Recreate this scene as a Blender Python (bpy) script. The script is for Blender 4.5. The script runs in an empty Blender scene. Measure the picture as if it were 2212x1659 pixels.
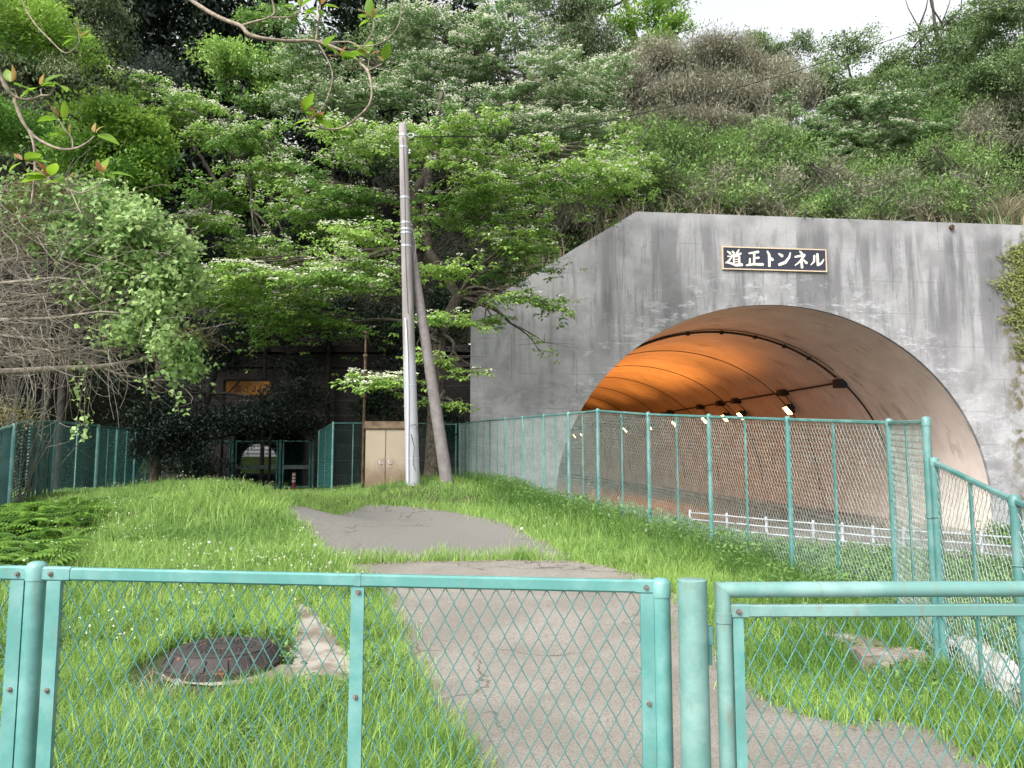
import bpy, math, random
import numpy as np
from mathutils import Vector, Matrix
from mathutils.geometry import delaunay_2d_cdt

# ------------------------------------------------------------------ camera, world, sun, exposure
SC = bpy.context.scene
COL = SC.collection
R = math.radians
EYE = 1.6; F = 1703.0; PITCH = R(6.0)
cam = bpy.data.objects.new("camera", bpy.data.cameras.new("camera"))
COL.objects.link(cam); SC.camera = cam
cam.location = (0, 0, EYE); cam.rotation_euler = (R(90) + PITCH, 0, 0)
cam.data.sensor_width = 36; cam.data.lens = 36 * F / 2212
cam.data.clip_start = 0.05; cam.data.clip_end = 1500

SUN_EL, SUN_ROT = R(44), R(214)
w = bpy.data.worlds.new("World"); SC.world = w; w.use_nodes = True
nt = w.node_tree; nt.nodes.clear()
sky = nt.nodes.new('ShaderNodeTexSky'); sky.sky_type = 'NISHITA'; sky.sun_disc = False
sky.sun_elevation = SUN_EL; sky.sun_rotation = SUN_ROT
sky.air_density = 1.0; sky.dust_density = 4.0; sky.ozone_density = 1.0
hs = nt.nodes.new('ShaderNodeHueSaturation'); hs.inputs['Saturation'].default_value = 0.12
bg = nt.nodes.new('ShaderNodeBackground'); bg.inputs['Strength'].default_value = 0.15
wo = nt.nodes.new('ShaderNodeOutputWorld')
nt.links.new(sky.outputs[0], hs.inputs['Color']); nt.links.new(hs.outputs[0], bg.inputs['Color']); nt.links.new(bg.outputs[0], wo.inputs['Surface'])
sl = bpy.data.lights.new("sun", 'SUN'); sl.energy = 1.3; sl.angle = R(25); sl.color = (1, .97, .92)
sun = bpy.data.objects.new("sun", sl); COL.objects.link(sun)
sun.rotation_euler = (R(90) - SUN_EL, 0, R(180) - SUN_ROT)
SC.view_settings.view_transform = 'Standard'; SC.view_settings.look = 'None'
SC.view_settings.exposure = 1.35; SC.view_settings.gamma = 1
SC.cycles.max_bounces = 6; SC.cycles.diffuse_bounces = 4; SC.cycles.transmission_bounces = 4
SC.cycles.sample_clamp_indirect = 4

rs = np.random.RandomState(7)
random.seed(7)

# ------------------------------------------------------------------ picking world points
def ray(px, py):
    u = (px - 1106) / F; v = (829.5 - py) / F
    return np.array([u, math.cos(PITCH) - v * math.sin(PITCH), math.sin(PITCH) + v * math.cos(PITCH)])
def at(px, py, Y):
    q = ray(px, py); return q * Y / q[1] + np.array([0, 0, EYE])
WY0, WM = 27.5, 0.108
def atwall(px, py, off=0.0):
    q = ray(px, py); return q * (WY0 + off) / (q[1] - WM * q[0]) + np.array([0, 0, EYE])

# ------------------------------------------------------------------ object helpers
def link(name, me, mat=None, parent=None, base=None):
    o = bpy.data.objects.new(name, me); COL.objects.link(o)
    if mat is not None:
        for m in (mat if isinstance(mat, (list, tuple)) else [mat]): me.materials.append(m)
    if parent is not None:
        o.parent = parent
        pl = parent.get('_w', None)
        o.location = -Vector(pl) if pl is not None else (0, 0, 0)
        o['_w'] = (0.0, 0.0, 0.0)
    elif base is not None:
        b = Vector([float(c) for c in base]); me.transform(Matrix.Translation(-b)); o.location = b; o['_w'] = tuple(b)
    return o
def tag(o, label=None, cat=None, group=None, kind=None):
    if label: o['label'] = label
    if cat: o['category'] = cat
    if group: o['group'] = group
    if kind: o['kind'] = kind
    return o
def thing(name, label, cat, base, group=None):
    o = bpy.data.objects.new(name, None); COL.objects.link(o)
    o.location = [float(c) for c in base]; o['_w'] = tuple(float(c) for c in base); o.empty_display_size = .2
    return tag(o, label, cat, group)

def np_mesh(name, V, Fc, smooth=False, tone=None):
    V = np.asarray(V, np.float32); Fc = np.asarray(Fc, np.int32); k = Fc.shape[1]
    me = bpy.data.meshes.new(name)
    me.vertices.add(len(V)); me.vertices.foreach_set('co', V.ravel())
    me.loops.add(Fc.size); me.loops.foreach_set('vertex_index', Fc.ravel())
    me.polygons.add(len(Fc)); me.polygons.foreach_set('loop_start', np.arange(0, Fc.size, k, dtype=np.int32))
    if smooth: me.polygons.foreach_set('use_smooth', np.ones(len(Fc), bool))
    if tone is not None:
        a = me.attributes.new('tone', 'FLOAT', 'POINT'); a.data.foreach_set('value', np.asarray(tone, np.float32))
    me.update(calc_edges=True)
    return me

class MB:
    def __init__(s): s.v = []; s.f = []
    def add(s, vs, fs):
        n = len(s.v); s.v += [tuple(map(float, p)) for p in vs]; s.f += [tuple(i + n for i in f) for f in fs]; return s
    def box(s, c, sz, rz=0.0, M=None, bev=0.0):
        hx, hy, hz = sz[0] / 2, sz[1] / 2, sz[2] / 2
        if bev > 0:
            b = min(bev, hx * .9, hy * .9)
            pr = [(-hx + b, -hy), (hx - b, -hy), (hx, -hy + b), (hx, hy - b), (hx - b, hy), (-hx + b, hy), (-hx, hy - b), (-hx, -hy + b)]
        else: pr = [(-hx, -hy), (hx, -hy), (hx, hy), (-hx, hy)]
        n = len(pr); vs = [(x, y, -hz) for x, y in pr] + [(x, y, hz) for x, y in pr]
        fs = [(i, (i + 1) % n, n + (i + 1) % n, n + i) for i in range(n)] + [tuple(range(n))[::-1], tuple(range(n, 2 * n))]
        if M is None:
            ca, sa = math.cos(rz), math.sin(rz)
            vs = [(c[0] + x * ca - y * sa, c[1] + x * sa + y * ca, c[2] + z) for x, y, z in vs]
        else: vs = [tuple(M @ Vector(p)) for p in vs]
        return s.add(vs, fs)
    def bar(s, p0, p1, wd, ht, bev=.004, roll=0.0):      # rectangular bar, width horizontal, ht vertical
        p0 = Vector([float(a) for a in p0]); p1 = Vector([float(a) for a in p1]); d = p1 - p0; L = d.length; x = d.normalized()
        up = Vector((0, 0, 1)) if abs(x.z) < .95 else Vector((0, 1, 0))
        y = up.cross(x).normalized(); z = x.cross(y)
        y, z = y * math.cos(roll) + z * math.sin(roll), z * math.cos(roll) - y * math.sin(roll)
        M = Matrix(((z.x, y.x, x.x, (p0.x + p1.x) / 2), (z.y, y.y, x.y, (p0.y + p1.y) / 2), (z.z, y.z, x.z, (p0.z + p1.z) / 2), (0, 0, 0, 1)))
        return s.box((0, 0, 0), (ht, wd, L), M=M, bev=bev)
    def tube(s, pts, rad, n=8, cap=True):
        pts = [Vector([float(a) for a in p]) for p in pts]
        if not hasattr(rad, '__len__'): rad = [rad] * len(pts)
        rings = []; ref = None
        for i, p in enumerate(pts):
            d = (pts[min(i + 1, len(pts) - 1)] - pts[max(i - 1, 0)])
            if d.length < 1e-9: d = Vector((0, 0, 1))
            d.normalize()
            if ref is None: ref = Vector((0, 0, 1)) if abs(d.z) < .9 else Vector((1, 0, 0))
            a = (ref - d * ref.dot(d))
            if a.length < 1e-6: a = Vector((0, 1, 0)) - d * d.y
            a.normalize(); b = d.cross(a); ref = a
            rings.append([p + (a * math.cos(2 * math.pi * k / n) + b * math.sin(2 * math.pi * k / n)) * rad[i] for k in range(n)])
        vs = [q for r in rings for q in r]; m = len(rings)
        fs = [(i * n + k, i * n + (k + 1) % n, (i + 1) * n + (k + 1) % n, (i + 1) * n + k) for i in range(m - 1) for k in range(n)]
        if cap: fs += [tuple(range(n))[::-1], tuple(range((m - 1) * n, m * n))]
        return s.add(vs, fs)
    def cyl(s, p0, p1, r0, r1=None, n=16): return s.tube([p0, p1], [r0, r0 if r1 is None else r1], n)
    def lathe(s, c, prof, n=24):      # prof: (r, z) list bottom to top
        pts = [(c[0], c[1], c[2] + z) for r, z in prof]
        vs = []; m = len(prof)
        for r, z in prof:
            for k in range(n): vs.append((c[0] + r * math.cos(2 * math.pi * k / n), c[1] + r * math.sin(2 * math.pi * k / n), c[2] + z))
        fs = [(i * n + k, i * n + (k + 1) % n, (i + 1) * n + (k + 1) % n, (i + 1) * n + k) for i in range(m - 1) for k in range(n)]
        fs += [tuple(range(n))[::-1], tuple(range((m - 1) * n, m * n))]
        return s.add(vs, fs)
    def build(s, name, mat, parent=None, base=None, smooth=None):
        me = bpy.data.meshes.new(name); me.from_pydata(s.v, [], s.f); me.update()
        if smooth:
            me.polygons.foreach_set('use_smooth', np.ones(len(me.polygons), bool))
            try: me.set_sharp_from_angle(angle=R(smooth))
            except Exception: pass
        return link(name, me, mat, parent, base)

# ------------------------------------------------------------------ materials
MATS = {}
class N:
    def __init__(s, name):
        s.m = bpy.data.materials.new(name); s.m.use_nodes = True; s.t = s.m.node_tree; s.t.nodes.clear(); MATS[name] = s.m
        s.geo = s.new('ShaderNodeNewGeometry')
    def new(s, t, **k):
        n = s.t.nodes.new(t)
        for a, b in k.items(): setattr(n, a, b)
        return n
    def put(s, inp, v):
        if hasattr(v, 'is_output') or isinstance(v, bpy.types.NodeSocket): s.t.links.new(v, inp)
        else:
            if isinstance(v, (tuple, list)) and len(v) == 3 and inp.type == 'RGBA': v = (*v, 1)
            inp.default_value = v
    @property
    def pos(s): return s.geo.outputs['Position']
    def scale(s, v, sc):
        n = s.new('ShaderNodeVectorMath', operation='MULTIPLY'); s.put(n.inputs[0], v); n.inputs[1].default_value = sc; return n.outputs[0]
    def noise(s, v, sc, det=3, rough=.55, dist=0.0):
        n = s.new('ShaderNodeTexNoise'); s.put(n.inputs['Vector'], v); n.inputs['Scale'].default_value = sc
        n.inputs['Detail'].default_value = det; n.inputs['Roughness'].default_value = rough; n.inputs['Distortion'].default_value = dist
        return n.outputs['Fac']
    def ramp(s, f, a, b, lo=0.0, hi=1.0):
        n = s.new('ShaderNodeMapRange'); n.interpolation_type = 'SMOOTHSTEP'; s.put(n.inputs['Value'], f)
        n.inputs['From Min'].default_value = a; n.inputs['From Max'].default_value = b; n.inputs['To Min'].default_value = lo; n.inputs['To Max'].default_value = hi
        return n.outputs['Result']
    def mix(s, f, a, b):
        n = s.new('ShaderNodeMix', data_type='RGBA'); s.put(n.inputs[0], f); s.put(n.inputs[6], a); s.put(n.inputs[7], b); return n.outputs[2]
    def math(s, op, a, b=0.0):
        n = s.new('ShaderNodeMath', operation=op); s.put(n.inputs[0], a); s.put(n.inputs[1], b); return n.outputs[0]
    def sep(s, v):
        n = s.new('ShaderNodeSeparateXYZ'); s.put(n.inputs[0], v); return n.outputs
    def attr(s, name):
        n = s.new('ShaderNodeAttribute', attribute_name=name); return n.outputs['Fac']
    def bump(s, h, st=.3, dist=.01):
        n = s.new('ShaderNodeBump'); n.inputs['Strength'].default_value = st; n.inputs['Distance'].default_value = dist; s.put(n.inputs['Height'], h); return n.outputs[0]
    def out(s, col, rough=.8, metal=0.0, normal=None, spec=.3, transl=None, tw=.35, coat=0):
        p = s.new('ShaderNodeBsdfPrincipled'); s.put(p.inputs['Base Color'], col); s.put(p.inputs['Roughness'], rough); p.inputs['Metallic'].default_value = metal
        p.inputs['Specular IOR Level'].default_value = spec
        if normal is not None: s.put(p.inputs['Normal'], normal)
        o = s.new('ShaderNodeOutputMaterial'); sh = p.outputs[0]
        if transl is not None:
            t = s.new('ShaderNodeBsdfTranslucent'); s.put(t.inputs[0], transl)
            x = s.new('ShaderNodeMixShader'); x.inputs[0].default_value = tw; s.t.links.new(sh, x.inputs[1]); s.t.links.new(t.outputs[0], x.inputs[2]); sh = x.outputs[0]
        s.t.links.new(sh, o.inputs['Surface']); return s.m

def leafmat(name, a, b, c=None, rough=.45, tw=.3, spec=.35):
    n = N(name); t = n.attr('tone')
    col = n.mix(n.ramp(t, 0, 1), a, b)
    if c is not None: col = n.mix(n.ramp(n.noise(n.pos, .9, 2), .5, .7), col, c)
    hs_ = n.new('ShaderNodeHueSaturation'); hs_.inputs['Value'].default_value = 1.25; n.put(hs_.inputs['Color'], col)
    return n.out(col, rough, transl=hs_.outputs[0], tw=tw, spec=spec)
def plain(name, col, rough=.6, metal=0., var=.15, sc=8., spec=.3, bump=0.):
    n = N(name); f = n.noise(n.pos, sc, 4); d = tuple(c * (1 - var * 2) for c in col)
    nm = n.bump(f, bump, .01) if bump else None
    return n.out(n.mix(n.ramp(f, .3, .7), d, col), rough, metal, nm, spec)

# painted steel of the fences and gate: teal with slight chalking and grime
def paint(name, col, grime=.25, rough=.38):
    n = N(name); f = n.noise(n.pos, 7, 4); g = n.noise(n.scale(n.pos, (9, 9, 2.2)), 3, 5, .65)
    chalk = tuple(min(1, c * 1.05 + .07) for c in col)
    c1 = n.mix(n.ramp(n.noise(n.pos, 3.1, 6, .7), .42, .66), col, chalk); c1 = n.mix(n.ramp(f, .5, .8, 0, .35), c1, tuple(c * .6 for c in col))
    c2 = n.mix(n.ramp(g, .52, .78, 0, grime), c1, (.16, .15, .11))
    c2 = n.mix(n.ramp(n.noise(n.pos, 23, 5, .75), .70, .745, 0, .7), c2, (.15, .07, .035))
    return n.out(c2, rough, 0, n.bump(n.noise(n.pos, 300, 2), .08, .001), .5)
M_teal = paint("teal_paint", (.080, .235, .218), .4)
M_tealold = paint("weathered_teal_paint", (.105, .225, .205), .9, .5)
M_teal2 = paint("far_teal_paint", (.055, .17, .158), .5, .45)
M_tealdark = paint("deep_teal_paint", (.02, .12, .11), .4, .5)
M_wire = plain("green_wire", (.065, .20, .185), .4, 0, .15, 20, .5)
M_wire2 = plain("pale_wire", (.32, .40, .365), .4, 0, .2, 9, .5)
M_wiredark = plain("dark_wire", (.02, .10, .09), .5, 0, .2, 9, .3)
M_bolt = plain("bolt_steel", (.32, .27, .25), .45, .6, .3, 200)
M_galv = plain("galvanised_steel", (.55, .58, .62), .4, .5, .15, 30)
M_whitemetal = plain("white_rail_paint", (.42, .44, .47), .45, 0, .12, 4)
M_rust = plain("rusty_pipe", (.10, .065, .04), .8, .1, .35, 12, bump=.3)
M_pvc = plain("pale_conduit_plastic", (.66, .68, .72), .4, 0, .05, 10)
M_bark = plain("bark", (.105, .088, .068), .9, 0, .35, 9, bump=.6)
M_darkbark = plain("dark_bark", (.035, .028, .024), .9, 0, .3, 6, bump=.6)
M_twig = plain("pale_twig", (.235, .205, .165), .8, 0, .25, 14, bump=.3)
M_near = plain("near_branch_bark", (.29, .235, .18), .7, 0, .25, 40, bump=.4)
M_greytwig = plain("grey_brown_twig", (.20, .19, .155), .85, 0, .3, 9)
M_black = plain("black_rubber", (.015, .015, .016), .6, 0, .1, 9)
M_conduit = plain("tunnel_conduit", (.035, .03, .03), .6, .2, .2, 9)

def ground_mats():
    n = N("soil_and_moss"); f = n.noise(n.pos, 1.3, 5); g = n.noise(n.pos, 14, 4)
    c = n.mix(n.ramp(f, .4, .6), (.045, .075, .02), (.07, .058, .035)); c = n.mix(n.ramp(g, .4, .7), c, (.035, .05, .015))
    n.out(c, .95, 0, n.bump(g, .6, .05))
    n = N("asphalt"); f = n.noise(n.pos, 1.1, 4, .6); g = n.noise(n.pos, 160, 3, .7); h = n.noise(n.pos, 45, 3)
    xyz = n.sep(n.pos)
    c = n.mix(n.ramp(f, .35, .65), (.20, .185, .158), (.27, .25, .218))
    far = n.ramp(n.math('ADD', xyz[1], n.math('MULTIPLY', n.noise(n.pos, .8, 3), 1.2)), 10.9, 12.0)
    c = n.mix(far, c, (.185, .18, .163))                                   # the farther, newer lay of asphalt
    right = n.ramp(n.math('ADD', xyz[0], n.math('MULTIPLY', n.noise(n.pos, 1.0, 3), 1.0)), 1.9, 3.0, 0, .45)
    c = n.mix(right, c, (.14, .13, .125))
    c = n.mix(n.ramp(n.noise(n.pos, 70, 3, .8), .38, .62, 0, .6), c, (.095, .083, .075)); c = n.mix(n.ramp(g, .66, .74, 0, .6), c, (.42, .38, .34))
    c = n.mix(n.ramp(h, .60, .68, 0, .6), c, (.07, .055, .05))
    v = n.new('ShaderNodeTexVoronoi'); v.feature = 'DISTANCE_TO_EDGE'; v.inputs['Scale'].default_value = .42
    vp = n.new('ShaderNodeVectorMath', operation='ADD'); n.put(vp.inputs[0], n.pos); ns = n.new('ShaderNodeTexNoise'); ns.inputs['Scale'].default_value = 1.7; ns.inputs['Detail'].default_value = 5; n.put(ns.inputs['Vector'], n.pos); n.put(vp.inputs[1], ns.outputs['Color']); n.put(v.inputs['Vector'], vp.outputs[0])
    crack = n.math('MULTIPLY', n.ramp(v.outputs['Distance'], .007, .002), n.ramp(n.noise(n.pos, .6, 2), .42, .55))
    c = n.mix(n.math('MULTIPLY', crack, .8), c, (.05, .045, .035))
    c = n.mix(n.ramp(n.noise(n.pos, 2.3, 6, .75), .56, .72, 0, .45), c, (.10, .088, .07))
    n.out(c, .92, 0, n.bump(g, .5, .006))
    n = N("pad_concrete"); f = n.noise(n.pos, 3, 5); g = n.noise(n.pos, 60, 3)
    c = n.mix(n.ramp(f, .42, .60), (.16, .13, .105), (.30, .275, .24)); c = n.mix(n.ramp(g, .5, .8, 0, .5), c, (.16, .14, .11))
    n.out(c, .9, 0, n.bump(g, .4, .01))
    n = N("road_asphalt"); f = n.noise(n.pos, 2, 4); n.out(n.mix(f, (.13, .122, .115), (.18, .168, .158)), .9)
    n = N("hill_soil"); f = n.noise(n.pos, .8, 6, .65); g = n.noise(n.pos, 7, 4)
    c = n.mix(n.ramp(f, .4, .6), (.012, .010, .008), (.02, .026, .010)); c = n.mix(n.ramp(g, .45, .7), c, (.034, .028, .019))  # soil colour darkened so the shade of the wood is in it
    n.out(c, 1.0, 0, n.bump(g, .8, .2))
ground_mats()

def concrete_mats():
    n = N("portal_concrete"); p = n.pos; x, y, z = n.sep(p)
    c = n.mix(n.ramp(n.noise(p, .8, 5, .6), .35, .65), (.21, .209, .213), (.315, .313, .318))
    c = n.mix(n.ramp(n.noise(p, 22, 5, .8), .45, .70, 0, .5), c, (.17, .165, .17))
    # rain streaks: long vertical stains
    s1 = n.math('ADD', n.math('MULTIPLY', n.noise(n.scale(p, (1.0, 1.0, .09)), 1, 4, .6, .3), .84), n.math('MULTIPLY', n.noise(p, .8, 5, .65), .16)); s2 = n.math('ADD', n.math('MULTIPLY', n.noise(n.scale(p, (3.4, 3.4, .30)), 1, 6, .75, .5), .7), n.math('MULTIPLY', n.noise(p, 1.3, 5, .7), .3))
    zf = n.math('MULTIPLY', n.ramp(z, 2.5, 9.0, .3, 1), n.ramp(n.math('ADD', z, n.math('MULTIPLY', n.noise(n.scale(p, (2, 2, .1)), 1, 3), 1.2)), 11.35, 10.6, .25, 1))
    st = n.math('MULTIPLY', n.ramp(s1, .475, .57), zf)
    c = n.mix(n.math('MULTIPLY', st, .62), c, (.085, .082, .088))
    c = n.mix(n.math('MULTIPLY', n.ramp(s2, .50, .62), n.math('MULTIPLY', zf, .6)), c, (.09, .098, .103))
    c = n.mix(n.math('MULTIPLY', n.ramp(s2, .40, .28), .35), c, (.46, .46, .47))
    # efflorescence above the arch
    dx = n.math('DIVIDE', n.math('SUBTRACT', x, 9.6), 8.13); dz = n.math('DIVIDE', n.math('SUBTRACT', z, .15), 7.37)
    rr = n.math('SQRT', n.math('ADD', n.math('MULTIPLY', dx, dx), n.math('MULTIPLY', dz, dz)))
    band = n.math('MULTIPLY', n.ramp(rr, 1.0, 1.03, .75, 1), n.ramp(rr, 1.05, 1.26, 1, 0))
    wh = n.math('MULTIPLY', band, n.ramp(n.noise(n.scale(p, (1, 1, 2.6)), 1.3, 8, .8, .3), .53, .60))
    c = n.mix(n.math('MULTIPLY', wh, .42), c, (.52, .52, .535))
    lower = n.math('MULTIPLY', n.ramp(z, 6.5, 3.0), n.ramp(n.noise(n.scale(p, (1, 1, 1.8)), .9, 6, .7, .5), .44, .6))
    c = n.mix(n.math('MULTIPLY', lower, .35), c, (.45, .45, .46))
    # casting joints
    lz = n.math('ABSOLUTE', n.math('SUBTRACT', n.math('FRACT', n.math('DIVIDE', n.math('ADD', z, n.math('MULTIPLY', n.noise(p, 1.5, 2), .03)), 1.22)), .5))
    jl = n.math('MULTIPLY', n.ramp(lz, .488, .497), n.ramp(n.noise(p, .9, 4), .42, .6))
    lx = n.math('ABSOLUTE', n.math('SUBTRACT', n.math('FRACT', n.math('DIVIDE', n.math('ADD', x, n.math('MULTIPLY', n.noise(p, 2.5, 2), .05)), 2.32)), .5))
    jx = n.math('MULTIPLY', n.ramp(lx, .491, .498), n.ramp(n.noise(n.scale(p, (1, 1, .5)), 1.4, 3), .5, .62))
    c = n.mix(n.math('MULTIPLY', n.math('MAXIMUM', jl, jx), .7), c, (.12, .115, .12))
    # green growth at the far right
    gr = n.math('MULTIPLY', n.ramp(n.math('ADD', x, n.math('MULTIPLY', n.noise(p, 1.0, 5), 2.5)), 19.6, 20.6), n.ramp(z, 10.6, 9.8))
    c = n.mix(n.math('MULTIPLY', gr, n.ramp(n.noise(p, 3, 5), .45, .6)), c, (.10, .085, .04))
    n.out(c, .88, 0, n.bump(n.noise(p, 30, 4, .7), .25, .03))
    n = N("lining_concrete"); p = n.pos; x, y, z = n.sep(p)
    c = n.mix(n.ramp(n.noise(p, .7, 5, .6), .3, .7), (.58, .51, .46), (.70, .63, .58))
    c = n.mix(n.ramp(n.noise(n.scale(p, (1, 2.4, .5)), .7, 5, .7, .6), .54, .70, 0, .5), c, (.16, .13, .11))
    n.out(c, .8, 0, n.bump(n.noise(p, 12, 3), .15, .03))
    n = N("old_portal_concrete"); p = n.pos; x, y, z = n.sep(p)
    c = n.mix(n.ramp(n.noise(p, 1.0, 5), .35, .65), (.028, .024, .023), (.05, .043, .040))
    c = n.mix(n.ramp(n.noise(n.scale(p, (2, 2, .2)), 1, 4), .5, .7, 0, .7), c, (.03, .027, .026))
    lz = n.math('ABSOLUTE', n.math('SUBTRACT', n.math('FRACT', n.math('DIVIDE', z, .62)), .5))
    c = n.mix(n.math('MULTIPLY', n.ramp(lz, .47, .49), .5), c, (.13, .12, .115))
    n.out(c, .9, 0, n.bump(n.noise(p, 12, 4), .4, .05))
    n = N("pole_concrete"); p = n.pos; x, y, z = n.sep(p)
    c = n.mix(n.ramp(n.noise(n.scale(p, (6, 6, .6)), 1, 4), .35, .65), (.19, .175, .17), (.27, .25, .245))
    c = n.mix(n.ramp(z, 4.6, 3.9), c, (.33, .335, .36))                     # paler and cooler in the lower part
    n.out(c, .85, 0, n.bump(n.noise(p, 60, 3), .2, .01))
    plain("stay_pole_concrete", (.20, .18, .175), .85, 0, .15, 8, bump=.2)
    n = N("cabinet_paint"); p = n.pos; x, y, z = n.sep(p)
    c = n.mix(n.noise(p, 4, 3), (.25, .205, .145), (.31, .255, .185))
    r_ = n.math('MULTIPLY', n.ramp(n.math('ADD', z, n.math('MULTIPLY', n.noise(n.scale(p, (7, 7, 2.5)), 1, 5, .7), .7)), 2.2, 1.6), 1.0)
    c = n.mix(n.math('MULTIPLY', r_, .75), c, (.12, .065, .04))
    n.out(c, .55, 0, None, .4)
    n = N("cast_iron"); p = n.pos; c = n.mix(n.noise(p, 9, 5), (.030, .027, .027), (.065, .057, .055)); c = n.mix(n.ramp(n.noise(p, 14, 4), .62, .7), c, (.19, .09, .035))
    n.out(c, .7, .25, n.bump(n.noise(p, 90, 3), .4, .01))
concrete_mats()
plain("louvre_teal", (.05, .16, .15), .5, 0, .2, 6)

# ------------------------------------------------------------------ ground height
def gp(px, py, Y): p = at(px, py, Y); return (p[0], p[1], p[2])
GC = [(x, y, 0.) for x in (-7, -3.5, 0, 2.6) for y in (-3, 1, 4)] + [(x, -6, 0) for x in (-12, 0, 12)]
GC += [gp(*a) for a in ((2033, 1443, 5.75), (1930, 1341, 7.1), (1707, 1250, 8.8), (1533, 1190, 10.5), (1403, 1150, 12.15), (1296, 1112, 13.7), (1228, 1101, 15.1),
    (1175, 1080, 16.75), (1130, 1065, 18.6), (1092, 1058, 20.2), (1059, 1048, 22), (1031, 1038, 23.8), (993, 1033, 26.3),
    (0, 1138, 15.7), (31, 1111, 16.3), (68, 1080, 18.2), (119, 1069, 19.7), (213, 1059, 22), (-200, 1160, 15), (-200, 1260, 9),
    (480, 1052, 15), (300, 1062, 15.5), (220, 1076, 16.5), (572, 1060, 14.5), (645, 1104, 15.2), (0, 1245, 9), (300, 1190, 10.5), (480, 1160, 11.5), (620, 1215, 9.8),
    (720, 1226, 9.9), (900, 1222, 10.1), (649, 1300, 8), (800, 1400, 6.8), (460, 1450, 6.25), (1405, 1246, 9.1), (1215, 1197, 10.9), (1608, 1464, 6.0), (1735, 1545, 5.1), (1900, 1480, 5.9),
    (780, 1090, 17), (1000, 1105, 16.3), (1160, 1155, 12.9), (890, 1046, 18.5), (968, 1044, 18.9), (783, 1060, 19.2), (650, 1071, 20), (600, 1072, 30), (720, 1064, 22.7), (500, 1066, 27), (820, 1056, 24), (900, 1150, 13.2))]
GC += [(4.4, 7.5, -.25), (5.6, 9, -.35), (4.2, 12.5, -.1), (3.4, 15, 0), (3.2, 19, -.3), (2.2, 23, -.5), (6.5, 14, -.5), (8.5, 18, -.75), (11.7, 20, -.8), (7, 25.6, -.85), (5, 5, -.1), (7.5, 6, -.4), (9.5, 10, -.7), (13, 14, -1.12), (13, 7, -1.0),
       (12, 26, -1.15), (19, 24, -1.15), (20, 12, -1.15), (2.5, 26.5, -1.1), (3, 34, -1.5), (12, 34, -1.5), (20, 34, -1.5), (0.2, 30, -.2), (-8, 34, .85), (-14, 34, .9), (-22, 34, 1), (-24, 20, .8), (-24, 5, .3), (-3, 34, .9), (24, 0, -1)]
GC = np.array(GC, float)
def _k(r2): return np.where(r2 > 1e-9, .5 * r2 * np.log(np.maximum(r2, 1e-9)), 0)
def _tps(P):
    n = len(P); d2 = ((P[:, None, :2] - P[None, :, :2]) ** 2).sum(-1)
    A = np.zeros((n + 3, n + 3)); A[:n, :n] = _k(d2) + np.eye(n) * .25; A[:n, n] = 1; A[:n, n + 1:] = P[:, :2]; A[n, :n] = 1; A[n + 1:, :n] = P[:, :2].T
    return np.linalg.solve(A, np.r_[P[:, 2], 0, 0, 0])
GW = _tps(GC)
def G(x, y):
    x = np.clip(np.atleast_1d(np.asarray(x, float)), -24, 23); y = np.clip(np.atleast_1d(np.asarray(y, float)), -6, 34)
    sh = np.broadcast(x, y).shape; x = np.broadcast_to(x, sh).ravel(); y = np.broadcast_to(y, sh).ravel(); out = np.empty(len(x))
    for i in range(0, len(x), 60000):
        xx = x[i:i + 60000, None]; yy = y[i:i + 60000, None]
        d2 = (xx - GC[None, :, 0]) ** 2 + (yy - GC[None, :, 1]) ** 2
        out[i:i + 60000] = _k(d2) @ GW[:-3] + GW[-3] + GW[-2] * xx[:, 0] + GW[-1] * yy[:, 0]
    return np.clip(out, -1.5, 1.55).reshape(sh)
def g1(x, y): return float(G(x, y).ravel()[0])
def onground(px, py):
    q = ray(px, py); lo, hi = .5, 60.
    prev = lo
    for t in np.linspace(1.5, 45, 300):
        if EYE + q[2] * t < g1(q[0] * t, q[1] * t):
            a, b = prev, t
            for _ in range(20):
                m = (a + b) / 2
                if EYE + q[2] * m < g1(q[0] * m, q[1] * m): b = m
                else: a = m
            return np.array([q[0] * b, q[1] * b, EYE + q[2] * b])
        prev = t
    return q * 45
def axis(a):
    return np.array(a)
def grid_mesh(name, xs, ys, zf, mat, keep=None):
    X, Y = np.meshgrid(xs, ys); Z = zf(X, Y); V = np.stack([X, Y, Z], -1).reshape(-1, 3)
    nx, ny = len(xs), len(ys); i = np.arange(nx * ny).reshape(ny, nx)
    Fc = np.stack([i[:-1, :-1], i[:-1, 1:], i[1:, 1:], i[1:, :-1]], -1).reshape(-1, 4)
    if keep is not None:
        c = V[Fc].mean(1); Fc = Fc[keep(c)]
    return link(name, np_mesh(name, V, Fc, True), mat)
xs = np.r_[-400, -200, -100, -60, -40, -30, np.arange(-24, 23.01, .2), 30, 40, 60, 100, 200, 400]
ys = np.r_[-300, -100, -30, -15, np.arange(-6, 34.01, .2), 40, 50, 70, 100, 200, 500]
tag(grid_mesh("ground", xs, ys, G, MATS["soil_and_moss"]), kind='structure')

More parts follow.
